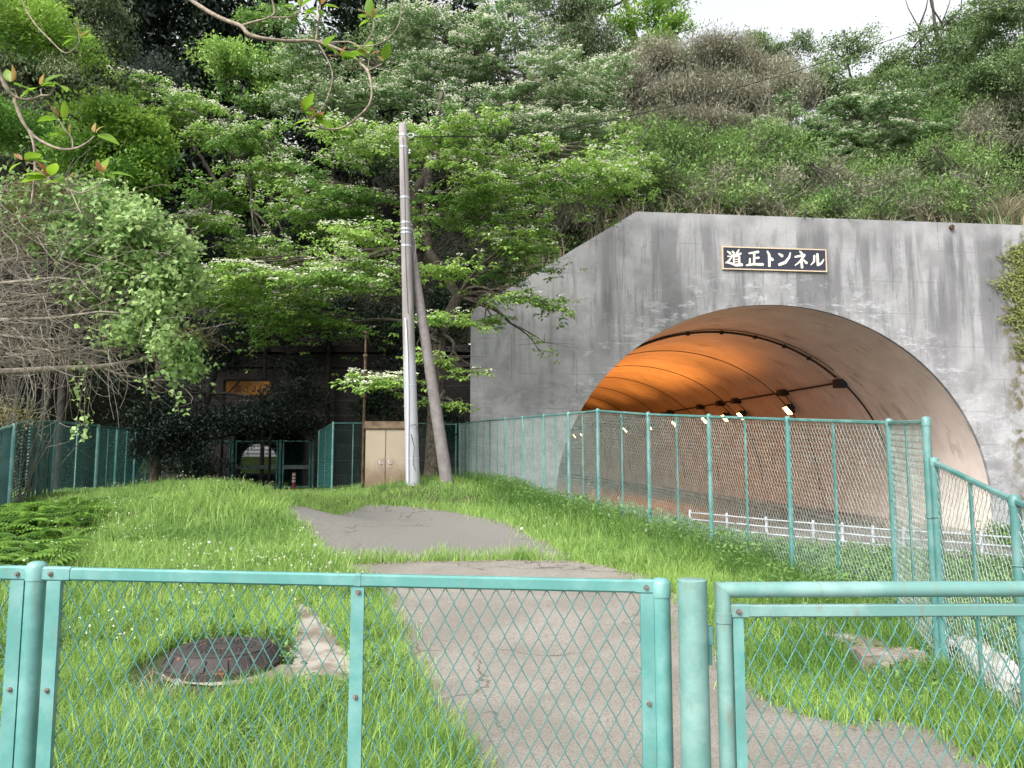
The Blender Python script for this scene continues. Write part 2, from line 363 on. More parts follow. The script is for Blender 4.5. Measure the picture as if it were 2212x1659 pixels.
def inpoly(P, poly):
    x, y = P[:, 0], P[:, 1]; c = np.zeros(len(P), bool); n = len(poly); j = n - 1
    for i in range(n):
        xi, yi = poly[i]; xj, yj = poly[j]
        m = ((yi > y) != (yj > y)) & (x < (xj - xi) * (y - yi) / (yj - yi + 1e-12) + xi); c ^= m; j = i
    return c
def sheet(name, poly, lift, mat, step=.25, wob=0.03):
    pts = []
    for i in range(len(poly)):
        a = np.array(poly[i]); b = np.array(poly[(i + 1) % len(poly)]); n = max(1, int(np.linalg.norm(b - a) / .12))
        for k in range(n): pts.append(a + (b - a) * k / n + rs.uniform(-wob, wob, 2) * (k > 0))
    pts = np.array(pts); nb = len(pts)
    x0, y0 = pts.min(0); x1, y1 = pts.max(0)
    gx, gy = np.meshgrid(np.arange(x0, x1, step), np.arange(y0, y1, step)); ip = np.stack([gx.ravel(), gy.ravel()], 1); ip = ip[inpoly(ip, pts)]
    allp = [Vector((float(a), float(b))) for a, b in np.r_[pts, ip]]
    vs, es, fs, *_ = delaunay_2d_cdt(allp, [], [list(range(nb))], 1, 1e-4)
    V = np.array([(v.x, v.y) for v in vs]); Z = G(V[:, 0], V[:, 1]) + lift
    me = bpy.data.meshes.new(name); me.from_pydata([(a[0], a[1], z) for a, z in zip(V, Z)], [], [tuple(f) for f in fs]); me.update()
    o = link(name, me, mat); return o, pts
PATH_PX = [(722, 1235), (785, 1262), (832, 1326), (856, 1412), (922, 1551), (988, 1655)]
pl_ = [onground(*p)[:2] for p in PATH_PX]
pr_ = [onground(*p)[:2] for p in ((2099, 1635), (2062, 1592), (1946, 1563), (1833, 1566), (1735, 1545), (1662, 1512), (1608, 1464), (1560, 1400), (1490, 1310), (1405, 1246), (1290, 1215), (1222, 1192), (1160, 1155), (1100, 1130), (1000, 1106), (900, 1094), (780, 1090), (605, 1093), (618, 1118), (648, 1150), (690, 1200))]
path_poly = pl_ + [np.array([-.15, 3.2]), np.array([.1, -4]), np.array([3.6, -4]), np.array([2.6, 3.4])] + pr_
path_o, PATH = sheet("path", path_poly, .012, MATS["asphalt"]); tag(path_o, kind='structure')
pad_poly = [onground(*p)[:2] for p in ((649, 1298), (700, 1345), (760, 1419), (805, 1487), (700, 1490), (600, 1484), (417, 1482), (345, 1470), (350, 1450), (560, 1438), (632, 1440), (632, 1347))]
pad_o, PAD = sheet("pavement", pad_poly, .014, MATS["pad_concrete"], .2); tag(pad_o, kind='structure')

# ------------------------------------------------------------------ road tunnel
cphi = 1 / math.hypot(1, WM)
WD = np.array([cphi, WM * cphi, 0]); WN = np.array([-WM * cphi, cphi, .0166])       # along the wall, into the hill
def wp(x, z, s=0.0): return np.array([x, WY0 + WM * x, z]) + WN * s
AX, AZ, AA, AB = 9.62, .15, 8.13, 7.37
ROADZ = -1.05
tun = thing("road_tunnel", "pale streaked concrete road tunnel portal with a wide arch lit orange inside", "tunnel", wp(AX, ROADZ))
tl = [atwall(1017, 672), atwall(1375, 458), wp(40, 10.9)]
outer = [(tl[0][0], tl[0][2]), (tl[1][0], 10.88), (40, 10.88), (40, -1.6), (AX + AA, -1.6)]
th = np.linspace(0, math.pi, 73)
arch = [(AX + AA * math.cos(t), AZ + AB * math.sin(t)) for t in th]
outer += arch + [(AX - AA, -1.6), (tl[0][0], -1.6)]
poly = [Vector(p) for p in outer]
vs, es, fs, *_ = delaunay_2d_cdt(poly, [], [list(range(len(poly)))], 1, 1e-5)
me = MB(); n_ = len(outer)
me.add([wp(v.x, v.y, 0) for v in vs], [tuple(f) for f in fs])
me.add([wp(v.x, v.y, .1) for v in vs], [tuple(f) for f in fs])
for i in range(n_):
    a, b = outer[i], outer[(i + 1) % n_]
    me.add([wp(*a), wp(*b), wp(*b, .1), wp(*a, .1)], [(0, 1, 2, 3)])
me.build("portal_wall", MATS["portal_concrete"], tun)
# thin raised lip round the arch
mb = MB()
for i in range(72):
    q = []
    for t in (th[i], th[i + 1]):
        c, s_ = math.cos(t), math.sin(t)
        for (e, dd) in ((0.004, -.03), (.13, -.03), (.13, .001), (0.004, .02)): q.append(wp(AX + (AA + e) * c, AZ + (AB + e) * s_, dd))
    mb.add(q, [(0, 1, 5, 4), (1, 2, 6, 5), (3, 0, 4, 7)])
mb.build("arch_lip", MATS["portal_concrete"], tun)
LEN = 170
TL = [(AX + AA, -1.6)] + arch + [(AX - AA, -1.6)]
ss = np.r_[.1, np.arange(.7, LEN, 2.4)]
V = np.array([[wp(x, z, s) for x, z in TL] for s in ss]).reshape(-1, 3); m_ = len(TL); i = np.arange(len(ss) * m_).reshape(len(ss), m_)
Fc = np.stack([i[:-1, :-1], i[1:, :-1], i[1:, 1:], i[:-1, 1:]], -1).reshape(-1, 4)
lin = link("lining", np_mesh("lining", V, Fc, True), MATS["lining_concrete"], tun)
mb = MB()
for s in (12.9, 20.1, 27.5, 35, 43, 52, 62, 74):        # joint rings between cast sections
    MB().tube([wp(AX + (AA - .0) * math.cos(t), AZ + (AB - .0) * math.sin(t), s) for t in th], .035, 4).build("joint_ring", M_conduit, tun)
mb = MB()
def onlin(deg, s, ins=.06): return wp(AX + (AA - ins) * math.cos(R(deg)), AZ + (AB - ins) * math.sin(R(deg)), s)
S0 = 5.9
mb.tube([onlin(a, S0, .09) for a in np.arange(47, 140, 2)], .05, 6)
mb.tube([onlin(a, S0 - .35, .05) for a in np.arange(50, 140, 2)], .018, 5)
for a in (58, 67, 77, 88, 99): mb.box(onlin(a, S0, .11), (.15, .14, .15))
mb.build("cable_conduit", M_conduit, tun)
MB().tube([onlin(a, S0, .05) for a in np.arange(5, 45, 2)], .04, 6).build("downpipe", M_conduit, tun)
MB().box(onlin(44.6, S0, .18), (.5, .36, .38), .1).build("junction_box", M_conduit, tun)
ls = []
for px, py in ((1720, 875), (1610, 888), (1573, 892), (1527, 899), (1458, 909), (1402, 916), (1347, 923), (1287, 932), (1251, 938), (1235, 940)):
    t = (px - 918) / 1136.; ls.append(26.9 / .97 / t - 27.2)
mb = MB(); mb.tube([onlin(44.6, s, .1) for s in np.r_[S0, np.arange(7.2, 100, 3)]], .05, 5)
for s in ls:
    mb.box(onlin(44.6, s - .4, .14), (.45, .5, .3), .1)
    mb.tube([onlin(a, s - .1, .05) for a in (44, 42, 40, 38)], .02, 4)
mb.build("lamp_cable", M_conduit, tun)
n = N("lamp_glow"); e = n.new('ShaderNodeEmission'); e.inputs[0].default_value = (1, .55, .20, 1); e.inputs[1].default_value = 5
o_ = n.new('ShaderNodeOutputMaterial'); n.t.links.new(e.outputs[0], o_.inputs[0])
for k, s in enumerate(ls):
    c = onlin(37.2, s, .35)
    nrm = Vector((-math.cos(R(37.2)) / AA, 0, -math.sin(R(37.2)) / AB)).normalized()
    zx = Vector((-nrm.z, 0, nrm.x)); yy = Vector((0, 1, 0))
    def MM(c): return Matrix(((zx.x, yy.x, nrm.x, c[0]), (zx.y, yy.y, nrm.y, c[1]), (zx.z, yy.z, nrm.z, c[2]), (0, 0, 0, 1)))
    ords = ["nearest the tunnel mouth", "second from the tunnel mouth", "third from the tunnel mouth", "fourth from the tunnel mouth", "fifth from the tunnel mouth", "sixth from the tunnel mouth", "seventh from the tunnel mouth", "eighth from the tunnel mouth", "ninth from the tunnel mouth", "deepest in the tunnel"]
    L = thing("tunnel_lamp", "orange glowing flood lamp on the tunnel wall, " + ords[k], "lamp", c, "orange lamps along the tunnel wall")
    MB().box((0, 0, 0), (.54, .66, .2), M=MM(c), bev=.03).build("housing", M_conduit, L)
    MB().box((0, 0, 0), (.48, .60, .03), M=MM(c + np.array(nrm) * .115), bev=.03).build("lamp_glass", MATS["lamp_glow"], L)
    bl = MB(); bl.bar(c - np.array(nrm) * .3, c - np.array(nrm) * .1, .06, .3); bl.build("bracket", M_conduit, L)
    ld = bpy.data.lights.new("lamp_light", 'SPOT'); ld.energy = (620 if k < 5 else 380); ld.color = (1, .33, .06); ld.shadow_soft_size = .5; ld.spot_size = R(172); ld.spot_blend = .9
    lo = bpy.data.objects.new("lamp_light", ld); COL.objects.link(lo); lo.parent = L
    lo.location = nrm * 1.7
    lo.rotation_euler = Vector((-1, -.10, .05)).to_track_quat('-Z', 'Y').to_euler()
# floor of the road tunnel and road outside
mb = MB(); a0 = AX - AA + .05; a1 = AX + AA - .05
mb.add([wp(a0, ROADZ, -.02), wp(a1, ROADZ, -.02), wp(a1, ROADZ, LEN), wp(a0, ROADZ, LEN)], [(0, 1, 2, 3)])
c_ = [(1.6, 27.4), (6.6, 26.9), (9.5, 23.8), (12.2, 20.5), (14.2, 16), (15.3, 10), (16, 0), (17, -12), (30, -12), (30, 10), (29, 30.4), (17.8, 29.1)]
mb.add([(x, y, ROADZ + .02) for x, y in c_], [tuple(range(len(c_)))])
tag(mb.build("road", MATS["road_asphalt"]), kind='structure')
mb = MB()
for aside in (1, -1):
    x0 = AX + aside * (AA - .05); x1 = AX + aside * (AA - 1.6)
    mb.add([wp(x0, ROADZ, .1), wp(x1, ROADZ, .1), wp(x1, ROADZ + .22, .1), wp(x0, ROADZ + .22, .1), wp(x0, ROADZ, LEN), wp(x1, ROADZ, LEN), wp(x1, ROADZ + .22, LEN), wp(x0, ROADZ + .22, LEN)], [(0, 1, 2, 3), (3, 2, 6, 7), (1, 5, 6, 2)])
tag(mb.build("tunnel_walkway", MATS["pad_concrete"]), kind='structure')

# name board: brush-lettered characters on a navy plate
sg = [atwall(1560, 532, -.06), atwall(1783, 541, -.06), atwall(1783, 587, -.06), atwall(1560, 580, -.06)]
sb = thing("tunnel_name_board", "navy name board with gold frame and lettering above the arch", "sign", sg[3])
x0, x1 = sg[0][0], sg[1][0]; zt = (sg[0][2] + sg[1][2]) / 2; zb = (sg[2][2] + sg[3][2]) / 2
n = N("board_navy"); n.out(n.mix(n.noise(n.scale(n.pos, (3, 3, .5)), 1, 2), (.008, .010, .026), (.02, .024, .036)), .3, 0, None, .5)
plain("board_letter", (.72, .66, .55), .4, .0, .05, 9); plain("board_gold", (.56, .44, .32), .4, .1, .05, 9)
mb = MB(); mb.add([wp(a, z, d) for d in (-.06, 0.0) for a, z in ((x0, zb), (x1, zb), (x1, zt), (x0, zt))], [(0, 1, 2, 3), (0, 1, 5, 4), (1, 2, 6, 5), (2, 3, 7, 6), (3, 0, 4, 7)]); mb.build("plate", MATS["board_navy"], sb)
mb = MB(); t_ = .022
for (a, b, c, d) in ((x0 - .02, x1 + .02, zt - t_, zt + .02), (x0 - .02, x1 + .02, zb - .02, zb + t_), (x0 - .02, x0 + t_, zb + t_, zt - t_), (x1 - t_, x1 + .02, zb + t_, zt - t_)):
    mb.add([wp(p, z, dd) for dd in (-.085, .001) for p, z in ((a, c), (b, c), (b, d), (a, d))], [(0, 1, 2, 3), (0, 1, 5, 4), (1, 2, 6, 5), (2, 3, 7, 6), (3, 0, 4, 7)])
mb.build("frame", MATS["board_gold"], sb)
ST = [ # (points, widths) in the lettering's own grid
 [((520,430),(545,458)),(16,26)],[((602,412),(574,455)),(14,24)],[((508,482),(560,474),(622,460)),(18,20,26)],[((566,472),(556,500)),(16,16)],
 [((535,498),(535,592)),(18,18)],[((602,488),(600,590)),(20,24)],[((530,500),(604,490)),(16,18)],[((540,532),(598,526)),(9,10)],[((540,560),(598,554)),(9,10)],[((535,590),(602,584)),(14,14)],
 [((462,432),(500,462)),(16,28)],[((465,492),(515,494),(478,545),(438,572)),(16,22,22,12)],[((440,566),(495,574),(560,600),(632,592)),(14,22,30,34)],
 [((718,458),(775,448),(832,440)),(20,22,32)],[((782,452),(775,592)),(26,26)],[((782,517),(836,510)),(20,26)],[((728,518),(722,596)),(18,26)],[((682,602),(770,588),(882,592)),(20,26,34)],
 [((938,432),(960,475),(958,614)),(20,30,30)],[((968,505),(1000,538)),(20,34)],
 [((1074,462),(1118,492)),(18,36)],[((1216,450),(1200,505),(1150,568),(1074,596)),(14,26,34,34)],
 [((1330,434),(1356,462)),(18,28)],[((1268,502),(1325,492),(1388,478)),(20,24,28)],[((1382,484),(1335,552),(1266,606)),(26,24,10)],[((1345,528),(1350,634)),(24,30)],[((1372,540),(1408,578)),(18,32)],
 [((1505,485),(1498,560),(1456,602)),(24,24,8)],[((1542,466),(1545,606)),(28,30)],[((1545,602),(1590,578),(1620,530)),(26,24,10)]]
chars = [ST[:13], ST[13:18], ST[18:20], ST[20:22], ST[22:27], ST[27:]]
for ch in chars:
    mb = MB(); dd = -.068
    for pts, ws in ch:
        P = []
        for cx, cy in pts:
            P.append(np.array([x0 + (cx - 405) / 1240 * (x1 - x0), zt - (cy - 378 - .033 * (cx - 405)) / 262 * (zt - zb)]))
        k = (x1 - x0) / 1240; dd -= .0004
        Ls, Rs = [], []
        for q in range(len(P)):
            t = P[min(q + 1, len(P) - 1)] - P[max(q - 1, 0)]; t = t / np.linalg.norm(t); nn = np.array([-t[1], t[0]]) * ws[q] * k * .5
            Ls.append(P[q] + nn); Rs.append(P[q] - nn)
        t0 = (P[0] - P[1]); t0 /= np.linalg.norm(t0); t1 = P[-1] - P[-2]; t1 /= np.linalg.norm(t1)
        loop = [P[0] + t0 * ws[0] * k * .35] + Ls + [P[-1] + t1 * ws[-1] * k * .35] + Rs[::-1]
        nn = len(loop)
        mb.add([wp(a, b, dd) for a, b in loop] + [wp(a, b, -.055) for a, b in loop], [tuple(range(nn))] + [(j, (j + 1) % nn, nn + (j + 1) % nn, nn + j) for j in range(nn)])
    mb.build("character", MATS["board_letter"], sb)
# small rusty pipe stub near the top of the portal wall
q = atwall(2054, 492); MB().cyl(q + np.array([0, -.12, 0]), q + np.array([0, .1, 0]), .09, n=12).build("drain_stub", M_rust, tun)

# ------------------------------------------------------------------ fences
def seg_tubes(A, B, r, n=3):
    A = np.asarray(A, float); B = np.asarray(B, float); D = B - A; D /= np.linalg.norm(D, axis=1, keepdims=True) + 1e-12
    ref = np.where(np.abs(D[:, 2:3]) < .9, np.array([[0, 0, 1.]]), np.array([[0, 1., 0]]))
    a = np.cross(D, ref); a /= np.linalg.norm(a, axis=1, keepdims=True); b = np.cross(D, a)
    vs = []
    rr = r if np.ndim(r) else np.full(len(A), r)
    for E in (A, B):
        for k in range(n):
            t = 2 * math.pi * k / n; vs.append(E + (a * math.cos(t) + b * math.sin(t)) * rr[:, None])
    V = np.stack(vs, 1).reshape(-1, 3); base = (np.arange(len(A)) * 2 * n)[:, None]
    Fc = np.concatenate([base + np.array([[k, (k + 1) % n, n + (k + 1) % n, n + k]]) for k in range(n)], 0)
    return V, Fc
def netting(b0, b1, t0, t1, r=.002, w=.056, h=.1, n=3):   # chain link netting between a bottom line and a top line
    b0, b1, t0, t1 = (np.array(p, float) for p in (b0, b1, t0, t1))
    L = np.linalg.norm((b1 - b0)[:2]); nw = int(L / (w / 2)); dirn = np.array([*(b1 - b0)[:2], 0]) / L; nrm = np.array([-dirn[1], dirn[0], 0])
    A, B = [], []
    for k in range(nw):
        u = (np.array([k, k + 1]) * (w / 2)); um = u.mean() / L
        zb = b0[2] + (b1[2] - b0[2]) * um; zt = t0[2] + (t1[2] - t0[2]) * um; off = ((t0 - b0)[:2] * (1 - um) + (t1 - b1)[:2] * um)
        nj = int((zt - zb) / (h / 2)); j = np.arange(nj + 1); ph = (j + k) % 2
        z = zt - j * (h / 2)
        uu = np.where(ph == 0, u[0] - .0012, u[1] + .0012)
        P = b0[None] * [1, 1, 0] + dirn[None] * uu[:, None] + nrm[None] * np.where(j % 2 == 0, r, -r)[:, None]
        P[:, 2] = z; P[:, :2] += off[None] * ((z - zb) / (zt - zb))[:, None]
        A.append(P[:-1]); B.append(P[1:])
    return seg_tubes(np.concatenate(A), np.concatenate(B), r, n)
def bolt(mb, c, r=.008, d=(0, -1, 0)):
    c = np.array(c, float); d = np.array(d, float); mb.cyl(c, c + d * .006, r, r * .85, 10); mb.cyl(c + d * .006, c + d * .011, r * .5, r * .4, 8)

# --- low front fence (panel fence across the path)
YF = 2.6
ff = thing("front_fence", "low teal mesh fence across the foreground, left of the gate", "fence", (-2.2, YF, 0))
def pxx(px, py=1300, Y=YF): return at(px, py, Y)[0]
def pzz(py, Y=YF, px=1106): return at(px, py, Y)[2]
zL, zR = pzz(1238) , pzz(1267)
xa = pxx(79, 1240); xb = pxx(1427, 1260)
def frz(x): return zL + (zR - zL) * (x - xa) / (xb - xa)
pr0 = pxx(97) - pxx(60); rp = .0303
for (x, dome) in ((xa, 1), (xb, 1)):
    ztop = frz(x) + (.038 if x == xa else .028)
    mb = MB(); mb.lathe((x, YF, 0.0), [(rp, 0), (rp, ztop - .052)], 20); mb.build("post", M_teal, ff, smooth=40)
    mb = MB(); mb.lathe((x, YF, 0), [(rp + .0022, ztop - .06), (rp + .0022, ztop - .018), (rp * .93, ztop - .008), (rp * .6, ztop - .001), (.003, ztop + .001)], 20); mb.build("post_cap", M_teal, ff, smooth=60)
rr = .0205
for (a, b) in ((-2.9, xa - .03), (xa + .03, xb - .03)):
    mb = MB(); mb.bar((a, YF, frz(a)), (b, YF, frz(b)), .03, rr * 2, .006); mb.build("top_rail", M_teal, ff, smooth=40)
for (a, b) in ((xa - .105, xa - .026), (xa + .026, xa + .115), (xb - .085, xb - .026)): MB().bar((a, YF, frz(a)), (b, YF, frz(b)), .0345, rr * 2 + .004, .006).build("rail_sleeve", M_teal, ff, smooth=40)
xm = pxx(772, 1400); mb = MB(); mb.bar((xm - .009, YF, frz(xm)), (xm + .009, YF, frz(xm)), .034, rr * 2 + .004, .006)
mb.build("rail_sleeve", M_teal, ff, smooth=40)
st = [(pxx(41), .022), (pxx(120), .022), (xm, .021), (pxx(1396), .021)]
for (x, hw) in st:
    z1 = frz(x) - rr - .001
    mb = MB(); mb.box((x, YF - .012, z1 / 2 + .03), (hw * 2, .012, z1 - .06)); mb.box((x - hw + .0025, YF - .003, z1 / 2 + .03), (.004, .012, z1 - .07)); mb.box((x + hw - .0025, YF - .003, z1 / 2 + .03), (.004, .012, z1 - .07))
    mb.build("stile", M_teal, ff)
def one_bolt(x, z, r_):
    m_b = MB(); bolt(m_b, (x, YF - .018, z), r_); m_b.build("bolt", M_bolt, ff, smooth=50)
for x, z in ((xa - .052, frz(xa)), (xa + .055, frz(xa)), (xb - .05, frz(xb)),):
    one_bolt(x, z, .0085)
for (x, hw) in st:
    for z in (frz(x) - .36, .35): one_bolt(x, z, .0085)
one_bolt(xm + .003, frz(xm) - .036, .0085)

for a, b in ((-2.9, st[0][0] - .02), (st[1][0] + .02, st[2][0] - .005), (st[2][0] + .008, st[3][0] - .015)):
    V, Fc = netting((a, YF, .06), (b, YF, .06), (a, YF, frz(a) - rr + .004), (b, YF, frz(b) - rr + .004), .0019, .0545, .1, 6)
    link("mesh_panel", np_mesh("mesh_panel", V, Fc, True), M_wire, ff)

# --- gate: hinge post and framed leaf
YG = 2.5
gt = thing("gate_post", "thick plain teal steel post between the fence and the gate", "post", (at(1497, 1300, YG)[0], YG, 0))
xg = at(1496, 1300, YG)[0]; rg = .0445; zg = pzz(1251, YG)
MB().lathe((xg, YG, 0), [(rg, 0), (rg, zg - .003), (rg - .004, zg), (.003, zg)], 28).build("post_tube", M_tealold, gt, smooth=40)
mb = MB(); mb.box((xg + .05, YG, pzz(1372, YG)), (.02, .03, .055), bev=.003); mb.box((xg + .0485, YG, pzz(1410, YG)), (.012, .022, .07), bev=.003); mb.build("hinge", M_tealdark, gt)
ga = thing("gate", "weathered teal gate leaf with round top tube and chain link mesh", "gate", (at(1560, 1300, YG)[0], YG, .05))
xg0 = at(1562, 1300, YG)[0]; xg1 = 2.6; rt = .0242
zt0 = pzz(1274, YG); zt1 = zt0 + .006
mb = MB(); mb.tube([(xg0, YG, .08), (xg0, YG, zt0), (xg1, YG, zt1), (xg1, YG, .08)], [rt, rt * 1.2, rt * 1.2, rt], 18); 
mb.v = []; mb.f = []
mb.cyl((xg0, YG, .08), (xg0, YG, zt0 - .02), rt, n=20)
def mitre(mb, p, d1, d2, r, L):   # mitred elbow
    pass
# mitred corner: two cylinders cut at 45 degrees
def cyl_m(mb, x0_, z0_, x1_, z1_, r, n=20, m0=0, m1=0):
    vs_ = []
    for (x, z, m) in ((x0_, z0_, m0), (x1_, z1_, m1)):
        for k in range(n):
            t = 2 * math.pi * k / n; a, b = math.cos(t) * r, math.sin(t) * r
            if abs(x1_ - x0_) > abs(z1_ - z0_): vs_.append((x + m * b, YG + a, z + b))
            else: vs_.append((x + b, YG + a, z + m * b))
    mb.add(vs_, [(k, (k + 1) % n, n + (k + 1) % n, n + k) for k in range(n)])
mb.v = []; mb.f = []
cyl_m(mb, xg0, .08, xg0, zt0, rt, m1=-1); cyl_m(mb, xg0, zt0, xg1, zt1, rt, m0=-1, m1=1); cyl_m(mb, xg1, .08, xg1, zt1, rt, m1=1)
mb.tube([(xg0, YG, .1), (xg1, YG, .1)], rt, 14)
mb.lathe((xg0, YG, zt0 - .1), [(rt + .001, 0), (rt + .0025, .001), (rt + .0025, .032), (rt + .001, .033)], 20)
mb.build("gate_frame", M_tealold, ga, smooth=50)
zr = pzz(1319, YG)
mb = MB(); mb.bar((xg0 + .02, YG, zr), (xg1 - .02, YG, zr + .006), .03, .037, .004); mb.bar((xg0 + .022, YG, zr), (xg0 + .075, YG, zr), .034, .041, .004); mb.build("gate_rail", M_tealold, ga, smooth=40)
mb = MB(); xs_ = at(1594, 1400, YG)[0]; mb.box((xs_, YG - .006, (zr - .02) / 2 + .04), (.032, .014, zr - .1)); mb.build("gate_stile", M_teal, ga)
mb = MB(); bolt(mb, (xg0 + .043, YG - .018, zr), .009); mb.build("bolt", M_bolt, ga)
V, Fc = netting((xs_ + .01, YG, .1), (xg1 - .03, YG, .1), (xs_ + .01, YG, zr - .012), (xg1 - .03, YG, zr - .006), .0021, .056, .1, 6)
link("mesh_panel", np_mesh("mesh_panel", V, Fc, True), M_wire, ga)

# --- tall fence running up the right side of the path
def fence_run(root, posts, mat, wire, rp=.030, wr=.0024, mid=True, topr=.032, bolts=True, dig=.25):
    tops = [np.array(at(p[0], p[1], p[3])) for p in posts]; bots = [np.array([t[0], t[1], at(p[0], p[2], p[3])[2]]) for t, p in zip(tops, posts)]
    for i, (t, b) in enumerate(zip(tops, bots)):
        mb = MB(); mb.lathe((b[0], b[1], 0), [(rp, b[2] - dig), (rp, t[2] - .03), (rp + .003, t[2] - .03), (rp + .003, t[2] + .022), (rp * .75, t[2] + .036), (.004, t[2] + .04)], 14)
        if bolts and rp > .02:
            for hh in (.55, 1.05): mb.tube([(b[0] + (rp + .004) * math.cos(a), b[1] + (rp + .004) * math.sin(a), b[2] + hh) for a in np.linspace(0, 6.28, 13)], .004, 4)
        mb.build("post", mat, root, smooth=45)
    for i in range(len(posts) - 1):
        t0, t1, b0, b1 = tops[i], tops[i + 1], bots[i], bots[i + 1]
        d = (t1 - t0); d /= np.linalg.norm(d)
        MB().bar(t0 + d * .02, t1 - d * .02, .034, topr, .006).build("top_rail", mat, root, smooth=40)
        if mid:
            tm = (t0 + t1) / 2; bm = (b0 + b1) / 2
            MB().box((tm[0], tm[1], (tm[2] - .02 + bm[2] - dig) / 2), (.034, .016, tm[2] - bm[2] + dig - .02), math.atan2(d[1], d[0]), bev=.003).build("stile", mat, root)
        lo = np.array([0, 0, -.02]); hi = np.array([0, 0, -topr / 2 + .006])
        V, Fc = netting(b0 + lo, b1 + lo, t0 + hi, t1 + hi, wr, .056, .1, 3)
        link("mesh_panel", np_mesh("mesh_panel", V, Fc), wire, root)
    return tops, bots
RP = [(2000, 911, 1443, 5.75), (1920, 913, 1341, 7.1), (1701, 906, 1250, 8.8), (1531, 900, 1190, 10.5), (1400, 895, 1150, 12.15), (1291, 887, 1112, 13.7), (1228, 894, 1101, 15.1), (1175, 898, 1080, 16.75), (1130, 902, 1065, 18.6),
      (1092, 905, 1058, 20.2), (1059, 908, 1048, 22.0), (1031, 911, 1040, 23.8), (1009, 914, 1036, 25.3), (993, 916, 1034, 26.3)]
rf = thing("tall_mesh_fence", "tall teal chain link fence curving up the right side of the path", "fence", at(2033, 1443, 5.75))
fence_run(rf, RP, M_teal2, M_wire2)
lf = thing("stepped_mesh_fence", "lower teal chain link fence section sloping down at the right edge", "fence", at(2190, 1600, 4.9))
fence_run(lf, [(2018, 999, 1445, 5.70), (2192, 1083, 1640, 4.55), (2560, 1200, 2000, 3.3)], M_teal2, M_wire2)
# --- fence behind the cabinet and the gateway fence
bf = thing("back_fence", "dark teal mesh fence behind the beige cabinet and pole", "fence", at(720, 1050, 22.7))
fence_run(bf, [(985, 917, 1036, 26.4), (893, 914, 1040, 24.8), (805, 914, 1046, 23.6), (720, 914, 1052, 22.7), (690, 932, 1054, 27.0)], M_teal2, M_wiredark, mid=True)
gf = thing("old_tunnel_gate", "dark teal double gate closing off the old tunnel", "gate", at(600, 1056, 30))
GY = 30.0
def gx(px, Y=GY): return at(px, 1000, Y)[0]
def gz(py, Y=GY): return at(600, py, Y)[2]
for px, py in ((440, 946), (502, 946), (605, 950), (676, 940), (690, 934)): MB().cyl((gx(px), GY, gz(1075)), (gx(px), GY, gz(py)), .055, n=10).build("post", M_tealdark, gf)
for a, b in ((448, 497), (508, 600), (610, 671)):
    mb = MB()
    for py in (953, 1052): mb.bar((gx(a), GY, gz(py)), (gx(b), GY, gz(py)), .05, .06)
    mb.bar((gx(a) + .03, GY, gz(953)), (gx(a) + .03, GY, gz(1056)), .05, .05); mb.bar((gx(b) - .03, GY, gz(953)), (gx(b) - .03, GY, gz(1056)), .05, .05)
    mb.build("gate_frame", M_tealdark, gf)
    if a > 460: MB().bar((gx(a) + .03, GY - .04, gz(1009)), (gx(b) - .03, GY - .04, gz(1009)), .02, .15).build("kick_rail", plain("gate_band", (.11, .15, .145), .5, .2, .2, 6), gf)
    V, Fc = netting((gx(a), GY, gz(1053)), (gx(b), GY, gz(1053)), (gx(a), GY, gz(953)), (gx(b), GY, gz(953)), .002, .06, .1, 3)
    link("mesh_panel", np_mesh("mesh_panel", V, Fc), M_wiredark, gf)
# --- left fence with louvred panels
lff = thing("left_fence", "tall teal fence with solid and louvred panels at the left edge", "fence", at(68, 1080, 18.2))
LP = [(-260, 985, 1190, 14.6), (-110, 966, 1160, 15.2), (31, 918, 1111, 16.3), (68, 909, 1080, 18.2), (119, 911, 1069, 19.7), (213, 920, 1059, 22.0), (254, 925, 1056, 24.6), (294, 930, 1054, 27.0), (340, 934, 1052, 30.0), (440, 944, 1056, 30.4)]
tops = [np.array(at(p[0], p[1], p[3])) for p in LP]; bots = [np.array([t[0], t[1], at(p[0], p[2], p[3])[2]]) for t, p in zip(tops, LP)]
for k_, (t, b) in enumerate(zip(tops, bots)):
    MB().lathe((b[0], b[1], 0), [(.045, b[2] - .4), (.045, t[2]), (.036, t[2] + .03), (.004, t[2] + .035)], 12).build("post", M_teal2 if k_ < 6 else M_tealdark, lff, smooth=40)
